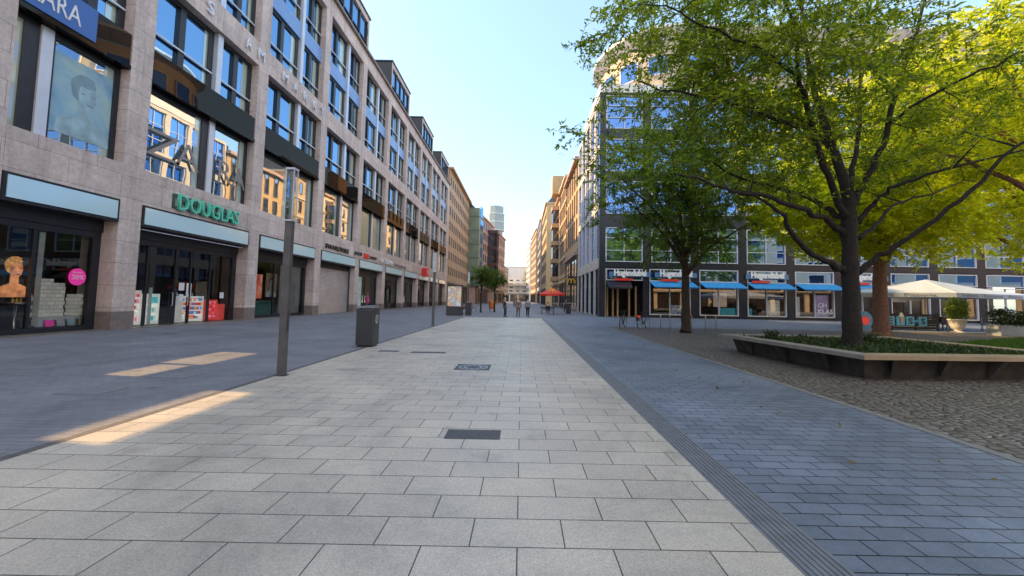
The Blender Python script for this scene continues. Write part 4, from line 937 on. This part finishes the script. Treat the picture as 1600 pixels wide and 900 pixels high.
# back lawn bed
q = MB(); q.prism([(15.6, 14.6), (17.0, 12.6), (32, 15.5), (28, 20.5)], 0, .14); struct(q.build('lawn_bed', soil))
pts = []; A4 = [np.array(x) for x in [(15.7, 14.6), (17.0, 12.75), (31.5, 15.6), (28, 20.3)]]
while len(pts) < 26000:
    u, v = rng.random(2); p = A4[0]*(1-u)*(1-v)+A4[1]*u*(1-v)+A4[2]*u*v+A4[3]*(1-u)*v; pts.append((p[0], p[1], .14))
o = leaves('grass', leafmat('grass_blades', (.04, .10, .01), (.08, .16, .02), (.12, .25, .02), (.2, .3, .03), .35), pts, rng.normal(0, .3, (len(pts), 3))+np.array([0, 0, 1.]), .16, .025, None, 0); tag(o, 'green lawn behind the planter at the right edge', 'grass', None, 'stuff')
pp = np.stack([rng.uniform(2.5, 14, 240), rng.uniform(3, 22, 240), np.full(240, .018)], 1)
pp = pp[~((pp[:, 0] > 6.6) & (pp[:, 0] < 13.2) & (pp[:, 1] > 8) & (pp[:, 1] < 13.4))]
o = leaves('fallen_leaves', leafmat('dry_leaf', (.10, .08, .03), (.35, .28, .12), (.1, .1, .02), (.2, .15, .05), .2), pp, rng.normal(0, 1, (len(pp), 3))*np.array([1, 1, .02]), .07, .035, None, 0); tag(o, 'a few dry fallen leaves scattered on the dark paving and cobbles', 'leaves', None, 'stuff')
# small stems in planter
for (x, y, l) in [(7.9, 12.2, 'small upright shrub at the left back corner of the planter'), (10.6, 11.8, 'leafy weed right of the big trunk in the planter')]:
    o = empty('small_shrub', (x, y, .42), l, 'shrub')
    q = MB()
    for k in range(5): a = k*1.3; q.tube([(x, y, .42), (x+.1*math.cos(a), y+.1*math.sin(a), .62), (x+.2*math.cos(a), y+.2*math.sin(a), .75)], [.006, .004, .002], 4)
    q.build('stems', bark, o)
    pp = rng.normal(0, .13, (160, 3))*np.array([1, 1, .5])+np.array([x, y, .66]); leaves('foliage', lf4, pp, rng.normal(0, .6, (160, 3)), .11, .05, o)

# ------------------------------------------------------------------ street furniture, left
def lamp(x, y, label):
    o = empty('street_lamp', (x, y, 0), label, 'street lamp', 'slim lamp posts along the paving')
    q = MB(); q.box(-.07, .07, -.05, .05, 0, 3.1); p_ = q.build('post', postm); p_.parent = o
    q = MB(); q.box(-.1, .1, -.08, .08, 0, .02); p_ = q.build('base_plate', charcoal); p_.parent = o
    q = MB()
    for sx in (-.085, .07):
        for sy in (-.075, .06): q.box(sx, sx+.015, sy, sy+.015, 3.1, 4.16)
    q.box(-.09, .09, -.08, .08, 4.16, 4.2); q.box(-.09, .09, -.08, .08, 3.1, 3.13)
    p_ = q.build('lantern_frame', silver); p_.parent = o
    q = MB(); q.box(-.068, .068, -.058, .058, 3.13, 4.16); p_ = q.build('lantern_glass', clearglass('lamp_glass', .12)); p_.parent = o
    q = MB(); q.lathe([(.02, 3.13), (.035, 3.2), (.035, 3.9), (.05, 3.95), (.05, 4.1)], 0, 0, 10); p_ = q.build('lamp_tube', M('lamp_tube_grey', (.35, .36, .38))); p_.parent = o
    q = MB(); q.box(.072, .078, -.02, .02, .9, 1.3); p_ = q.build('service_hatch', charcoal); p_.parent = o
    return o
postm = M('post_grey', (.12, .115, .115), .4, .15, 4, 0, .3)
l1 = lamp(-4.75, 7.75, 'nearest slim square lamp post at the left edge of the pale paving')
l2 = copy_tree(l1); l2.location = (-5.07, 22.2, 0); l2['label'] = 'second lamp post, behind the litter bin'
l3 = copy_tree(l1); l3.location = (-5.2, 37.5, 0); l3['label'] = 'third lamp post, beside the poster display and the grey bin'
def bin_(x, y, label, rz=0, scale=1.):
    o = empty('litter_bin', (x, y, 0), label, 'litter bin', rz=rz)
    q = MB(); q.hexa([(-.28, -.25, .06), (.28, -.25, .06), (.28, .25, .06), (-.28, .25, .06), (-.28, -.25, 1.22), (.28, -.25, 1.22), (.28, .25, 1.22), (-.28, .25, 1.22)]); p_ = q.build('bin_body', charcoal); p_.parent = o
    bv = p_.modifiers.new('b', 'BEVEL'); bv.width = .012; bv.segments = 2
    q = MB(); q.hexa([(-.29, -.26, 1.235), (.29, -.26, 1.235), (.29, .26, 1.235), (-.29, .26, 1.235), (-.26, -.22, 1.29), (.26, -.22, 1.34), (.26, .22, 1.34), (-.26, .22, 1.29)]); p_ = q.build('lid', M('bin_lid', (.16, .17, .19), .4, .1)); p_.parent = o
    q = MB(); q.box(-.24, .24, -.21, .21, 0, .06); p_ = q.build('foot', black); p_.parent = o
    q = MB(); q.box(.281, .284, -.18, .18, .16, 1.12); q.box(-.24, .24, -.254, -.251, .12, 1.14); p_ = q.build('door_panel', M('bin_door', (.04, .042, .048), .35)); p_.parent = o
    q = MB()
    for k in range(24):
        a, b2 = 2*math.pi*k/24, 2*math.pi*(k+1)/24
        q.poly([(.288, .11*math.cos(a), .88+.11*math.sin(a)), (.288, .14*math.cos(a), .88+.14*math.sin(a)), (.288, .14*math.cos(b2), .88+.14*math.sin(b2)), (.288, .11*math.cos(b2), .88+.11*math.sin(b2))])
    q.box(.286, .289, -.025, .02, .82, .96); q.box(.286, .289, -.06, -.025, .80, .83); q.box(.286, .289, .02, .05, .90, .93)
    p_ = q.build('emblem', M('emblem_white', (.6, .6, .6))); p_.parent = o
    return o
b1 = bin_(-4.98, 12.55, 'dark grey square litter bin with a white round emblem')
b2_ = copy_tree(b1); b2_.location = (-5.05, 36.9, 0); b2_['label'] = 'dark bin right of the poster display far down the street'
b3_ = copy_tree(b1); b3_.location = (5.6, 46, 0); b3_['label'] = 'dark bin at the house wall right of the red parasol'
o = empty('poster_display', (-6.2, 35.7, 0), 'illuminated style poster case on a dark plinth left of the far tree', 'display case')
q = MB(); q.box(-6.95, -5.5, 35.6, 36.4, 0, .78); q.build('plinth', charcoal, o)
q = MB(); q.box(-6.93, -5.52, 35.65, 35.9, .78, .86); q.box(-6.93, -5.52, 35.65, 35.9, 2.72, 2.82); q.box(-6.93, -6.86, 35.65, 35.9, .86, 2.72); q.box(-5.59, -5.52, 35.65, 35.9, .86, 2.72); q.build('case_frame', black, o)
q = MB(); q.box(-6.86, -5.59, 35.7, 35.85, .86, 2.72); q.build('poster', posterm('map_poster', [(.65, .7, .65), (.7, .65, .35), (.6, .3, .25), (.4, .55, .6), (.7, .7, .68)], 2.2), o)
o = empty('orange_litter_bin', (-4.0, 52, 0), 'bright orange litter bin beside the far trees', 'litter bin')
om = M('orange_plastic', (.85, .22, .03), .5)
q = MB(); q.lathe([(.24, .25), (.28, .3), (.3, 1.25), (.26, 1.35)], -4.0, 52, 14); q.build('bin_body', om, o, True)
q = MB(); q.lathe([(.04, 0), (.04, 1.4)], -4.32, 52, 8); q.build('post', charcoal, o)
def bicycle(x, y, rz, label, frame, tilt=0):
    o = empty('bicycle', (x, y, 0), label, 'bicycle', rz=rz)
    def add(n_, mt_, q_, par=o, sm=True): p_ = q_.build(n_, mt_, None, sm); p_.parent = par; return p_
    for wx in (-.52, .52):
        q = MB(); q.tube([(wx+.33*math.cos(2*math.pi*k/28), 0, 0.34+.33*math.sin(2*math.pi*k/28)) for k in range(29)], .026, 6, False); wl = add('wheel', black, q)
        q = MB(); q.tube([(wx+.30*math.cos(2*math.pi*k/28), 0, .34+.30*math.sin(2*math.pi*k/28)) for k in range(29)], .008, 5, False)
        for k in range(14): a = 2*math.pi*k/14; q.tube([(wx, 0, .34), (wx+.3*math.cos(a), 0, .34+.3*math.sin(a))], .002, 3, False)
        add('rim', silver, q, wl)
    q = MB(); bb = (-.08, 0, .3); st_ = (-.22, 0, .82); hd = (.36, 0, .82); hd2 = (.4, 0, .68)
    q.tube([bb, st_], .017); q.tube([bb, hd2], .018); q.tube([(-.2, 0, .74), hd], .016); q.tube([(-.52, 0, .34), bb], .012); q.tube([(-.52, 0, .34), (-.2, 0, .74)], .01)
    q.tube([(.35, 0, .92), (.4, 0, .68), (.52, 0, .34)], .014); add('frame', frame, q)
    q = MB(); q.tube([(.33, -.28, .98), (.3, -.2, 1.02), (.36, 0, 1.0), (.3, .2, 1.02), (.33, .28, .98)], .012); q.tube([(.36, 0, 1.0), (.35, 0, .9)], .012); add('handlebar', charcoal, q)
    q = MB(); q.hexa([(-.4, -.07, .9), (-.1, -.02, .9), (-.1, .02, .9), (-.4, .07, .9), (-.4, -.08, .95), (-.1, -.02, .94), (-.1, .02, .94), (-.4, .08, .95)]); add('saddle', black, q)
    q = MB(); q.tube([(-.08, -.09, .3), (-.08, .09, .3)], .02); q.tube([(-.08, .09, .3), (.05, .1, .2)], .008); q.box(.0, .1, .09, .17, .19, .21); q.tube([(-.08, -.09, .3), (-.2, -.1, .4)], .008); add('crank', charcoal, q)
    return o
B1 = bicycle(6.15, 23.3, R(62), 'dark bicycle nearest the corner entrance, left of the other bicycle', charcoal)
B2 = bicycle(7.35, 23.2, R(48), 'dark bicycle with red rear light right of the first bicycle', black)
q = MB(); q.box(-.72, -.55, -.07, .07, .68, .78); p_ = q.build('rear_light', cR); p_.parent = B2
q = MB(); q.box(-.6, -.35, .08, .2, .45, .75); p_ = q.build('pannier', black); p_.parent = B2
for (x, y, a, l) in [(-6.6, 41, 20, 'parked bicycle far left near the poster display'), (-5.9, 43, 25, 'parked bicycle between the far lamp post and the trees')]:
    cpy = copy_tree(B2); cpy.location = (x, y, 0); cpy.rotation_euler = (0, 0, R(a)); cpy['label'] = l
# bike stands
def stand(x0, x1, y, label):
    o = empty('bicycle_stand', ((x0+x1)/2, y, 0), label, 'bicycle stand', 'steel hoop stands by the small tree')
    q = MB(); h = .87; r_ = .1
    pts_ = [(x0, y, 0), (x0, y, h-r_), (x0+r_*.3, y, h-r_*.3), (x0+r_, y, h), (x1-r_, y, h), (x1-r_*.3, y, h-r_*.3), (x1, y, h-r_), (x1, y, 0)]
    q.tube(pts_, .025, 8); q.build('hoop', M('stand_steel', (.5, .52, .55), .3, .05, 2, 0, .5), o, True)
    q = MB()
    for x in (x0, x1): q.lathe([(.06, 0), (.06, .02)], x, y, 12)
    q.build('foot_plate', charcoal, o)
stand(8.05, 8.6, 22.3, 'steel hoop stand left of the small tree')
stand(9.55, 10.0, 22.6, 'steel hoop stand right behind the small trunk')
stand(10.65, 11.25, 22.3, 'wide steel hoop stand right of the small tree')

# ------------------------------------------------------------------ restaurant terrace
o = empty('terrace_parasol', (28.3, 27, 0), 'huge white square parasol over the restaurant terrace on the right', 'parasol')
Cn = [(23.0, 27.6), (28.2, 24.9), (36.5, 27.4), (30.5, 31.4)]; ap = (28.8, 27.3, 3.55); ez = 2.55
q = MB()
for k in range(4):
    j = (k+1) % 4; a = Vector((*Cn[k], ez)); b_ = Vector((*Cn[j], ez)); A_ = Vector(ap)
    m1 = a.lerp(A_, .5)-Vector((0, 0, .08)); m2 = b_.lerp(A_, .5)-Vector((0, 0, .08))
    q.poly([a, b_, m2, m1]); q.poly([m1, m2, A_])
q.build('canopy', canvas, o)
q = MB()
for k in range(4): j = (k+1) % 4; q.poly([(*Cn[k], ez), (*Cn[j], ez), (*Cn[j], ez-.3), (*Cn[k], ez-.3)])
q.build('valance', canvas, o)
q = MB(); q.lathe([(.06, 0), (.06, 3.45)], 28.55, 27.2, 12); q.lathe([(.5, 0), (.5, .12)], 28.55, 27.2, 16)
for x, y in Cn: q.tube([ (x, y, ez), (28.55, 27.2, 3.4)], .02, 5)
q.build('pole', white, o)
q = MB(); q.lathe([(.05, 0), (.05, 2.5)], 30.3, 27.4, 10); q.build('support_pole', white, o)
tx = M('print_grey', (.2, .22, .28))
d1 = Vector((Cn[1][0]-Cn[0][0], Cn[1][1]-Cn[0][1], 0)).normalized(); d2 = Vector((Cn[2][0]-Cn[1][0], Cn[2][1]-Cn[1][1], 0)).normalized()
for C0, dd, words in ((Cn[0], d1, [('Restaurant', .6, 2.2), ('Pizzeria', 3.3, 1.6)]), (Cn[1], d2, [('Trattoria', .5, 1.8), ('Restaurant', 2.9, 2.2), ('Pizzeria', 5.7, 1.6)])):
    for wd, a_, w_ in words: textobj('valance_print', wd, Vector((*C0, ez-.23))+dd*a_+Vector((0, -.03, 0)), dd, Zv, w_, .19, tx, o, .002, .0)
o = empty('terrace_fence', (26, 26.3, 0), 'dark slatted terrace fence under the white parasol', 'fence')
q = MB()
for k in range(6): q.box(23.6, 28.4, 26.2, 26.24, .1+k*.17, .25+k*.17)
q.build('slat_panel', M('fence_slats', (.035, .03, .028), .6, .3, 3), o)
q = MB()
for x in (23.6, 25.2, 26.8, 28.3): q.box(x, x+.08, 26.24, 26.32, 0, 1.15)
q.build('post', black, o)
bl = M('ice_blue_panel', (.15, .50, .78), .5, .05)
o = empty('ice_sign', (25.6, 26.1, .6), 'row of four light blue panels advertising ice on the dark fence', 'sign')
for k, (ch3, x) in enumerate([('E', 24.75), ('', 25.45), ('S', 26.1), ('S', 26.95)]):
    q = MB(); q.box(x, x+.55, 26.13, 26.17, .32, .92); pn = q.build('panel', bl, o)
    if ch3:
        textobj('panel_letter', ch3, (x+.13, 26.12, .42), (1, 0, 0), Zv, .3, .4, black, o, .004, .015)
q = MB(); q.box(26.68, 26.93, 26.14, 26.16, .55, .68); q.box(24.4, 24.72, 26.14, 26.16, .6, .7); q.build('dash', bl, o)
q = MB(); q.tube([(25.72, 26.08, .42), (25.72, 26.08, .85)], [.02, .11], 10); q.build('cone', M('wafer', (.7, .45, .25)), o)
q = MB(); q.lathe([(.02, .84), (.13, .9), (.14, .98), (.09, 1.06), (.1, 1.1), (.04, 1.18)], 25.72, 26.08, 12); q.build('scoop', white, o, True)
o = empty('round_sign', (23.2, 26, .6), 'round blue sign with a dark picture between the two trunks', 'sign')
q = MB(); q.tube([(23.2, 26.2, .62), (23.2, 26.12, .62)], .62, 28); q.box(22.7, 23.7, 26.14, 26.2, 0, .4); q.build('disc', M('disc_blue', (.12, .32, .6), .5, .4, 3), o)
q = MB(); q.tube([(23.3, 26.11, .6), (23.3, 26.1, .6)], .3, 20); q.build('picture', cR, o)
for (x0, z0, l) in [(25.7, 1.9, 'left white menu board hanging under the parasol'), (26.7, 2.0, 'right white menu board hanging under the parasol')]:
    q = MB(); q.box(x0, x0+.95, 26.6, 26.64, z0, z0+.42); tag(q.build('menu_board', white), l, 'menu board', 'menu boards under the parasol')
o = empty('flower_urn', (27.6, 24.9, 0), 'white stone urn with a leafy bush at the terrace entrance', 'urn')
q = MB(); q.lathe([(.36, 0), (.36, .06), (.16, .12), (.14, .18), (.26, .26), (.37, .5), (.42, .78), (.46, .8), (.46, .86), (.38, .86)], 27.6, 24.4, 20); q.build('urn', M('urn_stone', (.6, .56, .5)), o, True)
pp = rng.normal(0, 1, (1500, 3)); pp /= np.linalg.norm(pp, axis=1)[:, None]; pp *= rng.random((1500, 1))**.4*np.array([.62, .55, .8]); pp += np.array([27.6, 24.4, 1.5])
leaves('foliage', lf3, pp, rng.normal(0, .6, (1500, 3)), .16, .08, o)
o = empty('planting_trough', (31, 23, 0), 'long grey trough with a low hedge at the right edge', 'planter')
q = MB(); q.box(27.6, 34.5, 22.2, 22.9, 0, .62); q.build('trough', M('trough_grey', (.22, .25, .28), .6, .25, 1.5), o)
pp = rng.random((5200, 3))*np.array([6.7, .8, .85])+np.array([27.7, 22.2, .6]); pp[:, 2] += .3*np.sin(pp[:, 0]*2.1)*rng.random(5200)
leaves('hedge', lf4, pp, rng.normal(0, .6, (5200, 3))+np.array([0, 0, .3]), .17, .08, o)
def table(x, y, label):
    o = empty('terrace_table', (x, y, 0), label, 'table', 'terrace tables')
    q = MB(); q.lathe([(.4, .72), (.4, .75)], x, y, 18); q.build('tabletop', white, o)
    q = MB(); q.lathe([(.25, 0), (.25, .03), (.03, .05), (.03, .72)], x, y, 12); q.build('leg', charcoal, o)
table(25.2, 28.5, 'terrace table behind the light blue panels'); table(30.0, 28.4, 'terrace table right of the parasol pole')
def tchair(x, y, rz, label):
    o = empty('terrace_chair', (x, y, 0), label, 'chair', 'dark terrace chairs', rz)
    def add(n_, q_): p_ = q_.build(n_, M('rattan', (.05, .035, .03), .7)); p_.parent = o
    q = MB(); q.box(-.22, .22, -.22, .22, .42, .47); add('seat', q)
    q = MB(); q.box(-.22, .22, .2, .24, .47, .9); add('backrest', q)
    for sx in (-.2, .17):
        for sy in (-.2, .17): q = MB(); q.box(sx, sx+.03, sy, sy+.03, 0, .42); add('leg', q)
    return o
for k, (x, y, a, l) in enumerate([(24.5, 28.4, 90, 'dark chair left of the terrace table behind the ice panels'), (25.9, 28.6, -90, 'dark chair right of the terrace table behind the ice panels'), (29.2, 26.4, 10, 'dark chair just right of the white urn'), (30.8, 28.5, -80, 'dark chair right of the table by the pole'), (32.3, 26.8, 30, 'dark chair near the right edge of the terrace')]): tchair(x, y, R(a), l)

# ------------------------------------------------------------------ red parasol and sign
o = empty('red_parasol', (3.55, 45, 0), 'red parasol with a yellow arched emblem in the street', 'parasol')
q = MB(); n = 8; A_ = (3.55, 45, 3.02)
for k in range(n):
    a, b2 = 2*math.pi*k/n+.39, 2*math.pi*(k+1)/n+.39; p0 = (3.55+1.6*math.cos(a), 45+1.6*math.sin(a), 2.3); p1 = (3.55+1.6*math.cos(b2), 45+1.6*math.sin(b2), 2.3)
    q.poly([p0, p1, A_]); q.poly([p0, p1, (p1[0], p1[1], 2.1), (p0[0], p0[1], 2.1)])
q.build('canopy', red, o)
q = MB(); q.lathe([(.3, 0), (.3, .08), (.03, .1), (.03, 3.0)], 3.55, 45, 10); q.build('pole', silver, o)
def arches(mtx, parent, sc_, th=.11):
    q = MB()
    for sg in (-1, 1):
        pl = []
        for k in range(13): a = math.pi*k/12; pl.append(mtx@Vector((sg*.32*sc_+.3*sc_*math.cos(a), 0, (.95*math.sin(a)**.75)*sc_)))
        q.tube(pl, th*sc_, 6)
    q.build('emblem', yellow, parent, True)
arches(Matrix.Translation((3.55, 43.75, 2.42))@Matrix.Rotation(R(-24), 4, 'X'), o, .5)
o = empty('arch_sign', (7.6, 58, 4.2), 'projecting dark sign with yellow arches on the rose fronted building', 'shop sign')
q = MB(); q.box(6.9, 7.95, 58, 58.25, 3.9, 5.3); q.build('sign_box', black, o)
arches(Matrix.Translation((7.42, 57.96, 4.15)), o, .75)
# benches
def bench(x, y, rz, label):
    o = empty('street_bench', (x, y, 0), label, 'bench', rz=rz)
    q = MB()
    for k in range(4): q.box(-.8, .8, -.22+k*.12, -.13+k*.12, .43, .47)
    p_ = q.build('seat', charcoal); p_.parent = o
    for sx in (-.7, .62):
        q = MB(); q.box(sx, sx+.08, -.2, .2, 0, .43); p_ = q.build('leg', charcoal); p_.parent = o
    q = MB()
    for k in range(2): q.box(-.8, .8, .24, .27, .58+k*.14, .68+k*.14)
    p_ = q.build('backrest', charcoal); p_.parent = o
    return o
BN = bench(3.0, 44.0, 0, 'dark bench under the red parasol')

# ------------------------------------------------------------------ people
def skinned(name, joints, edges, mt_, parent, sub=2):
    me = bpy.data.meshes.new(name); me.from_pydata([j[:3] for j in joints], edges, []); tmp = bpy.data.objects.new('tmp', me); COL.objects.link(tmp)
    md = tmp.modifiers.new('s', 'SKIN'); sv = me.skin_vertices[0].data
    for i, j in enumerate(joints): rr = j[3]; sv[i].radius = rr if isinstance(rr, tuple) else (rr, rr); sv[i].use_root = (i == 0)
    md2 = tmp.modifiers.new('u', 'SUBSURF'); md2.levels = sub
    dg = bpy.context.evaluated_depsgraph_get(); dg.update()
    m2_ = bpy.data.meshes.new_from_object(tmp.evaluated_get(dg)); bpy.data.objects.remove(tmp)
    m2_.materials.clear(); m2_.materials.append(mt_); m2_.polygons.foreach_set('use_smooth', [True]*len(m2_.polygons)); m2_.name = name
    o = bpy.data.objects.new(name, m2_); COL.objects.link(o); o.parent = parent; return o
skm = M('skin_tone', (.5, .3, .22), .55, .05)
def person(x, y, rz, label, top, legs_m, hairm, h=1.75, stride=.12, sit=False, armfold=False, shoe=black):
    o = empty('person', (x, y, 0), label, 'person', rz=rz); k = h/1.75
    # faces +y locally turned by rz ; hip joints
    hz = .93*k if not sit else .52*k
    J = [(0, 0, hz, (.13*k, .10*k)), (0, 0, hz+.22*k, (.12*k, .09*k)), (0, 0, hz+.46*k, (.15*k, .10*k)), (0, .01, hz+.58*k, .055*k), (0, .02, hz+.66*k, (.07*k, .08*k)), (0, .015, hz+.78*k, (.078*k, .095*k))]
    Ed = [(0, 1), (1, 2), (2, 3), (3, 4), (4, 5)]
    Jt = [(0, 0, hz-.02, (.155*k, .125*k)), (0, 0, hz+.22*k, (.145*k, .115*k)), (0, 0, hz+.45*k, (.17*k, .12*k)), (0, 0, hz+.54*k, .075*k)]; Et = [(0, 1), (1, 2), (2, 3)]
    Jl = [(0, 0, hz, (.14*k, .115*k))]; El = []
    for sg, st_ in ((-1, stride), (1, -stride)):
        n = len(J)
        if armfold: arm = [(sg*.19, 0, hz+.48*k), (sg*.25, .03, hz+.22*k), (sg*.1, .22, hz+.2*k), (sg*.03, .26, hz+.24*k)]
        else: arm = [(sg*.19*k, 0, hz+.48*k), (sg*.24*k, -.02, hz+.2*k), (sg*.25*k, .06+st_*.3, hz-.03*k), (sg*.25*k, .1+st_*.3, hz-.13*k)]
        for p_, r_ in zip(arm, (.052, .042, .03, .032)): J.append((*p_, r_*k))
        Ed += [(2, n), (n, n+1), (n+1, n+2), (n+2, n+3)]
        n2 = len(Jt)
        for p_, r_ in zip(arm[:3], (.068, .058, .048)): Jt.append((*p_, r_*k))
        Et += [(2, n2), (n2, n2+1), (n2+1, n2+2)]
        n = len(J)
        if sit: lg = [(sg*.1, .03, hz), (sg*.12, .42, hz+.02), (sg*.12, .44, .09), (sg*.12, .56, .05)]
        else: lg = [(sg*.09*k, 0, hz-.06*k), (sg*.1*k, .03+st_*.5, .5*k), (sg*.1*k, st_, .09), (sg*.11*k, st_+.13, .045)]
        for p_, r_ in zip(lg, (.085, .06, .042, .035)): J.append((*p_, r_*k))
        Ed += [(0, n), (n, n+1), (n+1, n+2), (n+2, n+3)]
        n3 = len(Jl)
        for p_, r_ in zip(lg[:3], (.105, .078, .064)): Jl.append((*p_, r_*k))
        El += [(0, n3), (n3, n3+1), (n3+1, n3+2)]
        q = MB(); a, b2 = lg[2], lg[3]; q.tube([(a[0], a[1]-.06, .045), (a[0], a[1]+.02, .06), (b2[0], b2[1], .045), (b2[0], b2[1]+.05, .035)], [.03, .05, .045, .02], 8); p_ = q.build('shoe', shoe, None, True); p_.parent = o
    skinned('body', J, Ed, skm, o, 1); skinned('jacket', Jt, Et, top, o, 1); skinned('trousers', Jl, El, legs_m, o, 1)
    q = MB(); hz2 = hz+.79*k
    q.tube([(0, .0, hz2-.05*k), (0, -.01, hz2), (0, -.0, hz2+.06*k), (0, 0, hz2+.1*k)], [.088*k, .102*k, .085*k, .02], 10); p_ = q.build('hair', hairm, None, True); p_.parent = o
    q = MB(); q.tube([(0, .09, hz+.76*k), (0, .125, hz+.74*k)], [.012, .016], 6); p_ = q.build('nose', skm, None, True); p_.parent = o
    return o
hg = M('grey_hair', (.4, .38, .36)); hb = M('dark_hair', (.05, .035, .03))
person(-1.5, 35.2, R(-100), 'person in a dark coat standing left of the other two', M('coat_dark', (.018, .02, .028)), M('trouser_dark', (.02, .022, .03)), hg, 1.68, .05)
person(-.28, 35.5, R(20), 'middle person in a brown jacket over lilac shirt and brown trousers', M('jacket_brown', (.17, .12, .11)), M('trouser_brown', (.16, .10, .085)), hg, 1.76, .06)
person(.58, 35.7, R(-10), 'person in a pale blue jacket and black trousers right of the group', M('jacket_blue', (.20, .26, .36)), M('trouser_black', (.015, .015, .02)), hb, 1.74, .16)
person(3.0, 43.95, R(180), 'person in dark clothes sitting under the red parasol', M('coat_d2', (.02, .02, .025)), M('tr_d2', (.03, .03, .035)), hb, 1.7, 0, True)
person(6.0, 52, R(60), 'person in dark jacket walking right of the red parasol', M('coat_d3', (.02, .022, .03)), M('tr_d3', (.02, .02, .03)), hb, 1.75, .2)
person(-3.3, 72, R(0), 'distant person in red walking down the middle of the street', M('coat_r', (.25, .05, .05)), M('tr_d4', (.03, .03, .04)), hb, 1.72, .2)
person(-1.6, 85, R(10), 'distant person in brown, nearest of the far walkers to the group', M('coat_b', (.2, .13, .09)), M('tr_d5', (.05, .05, .06)), hb, 1.72, .2)
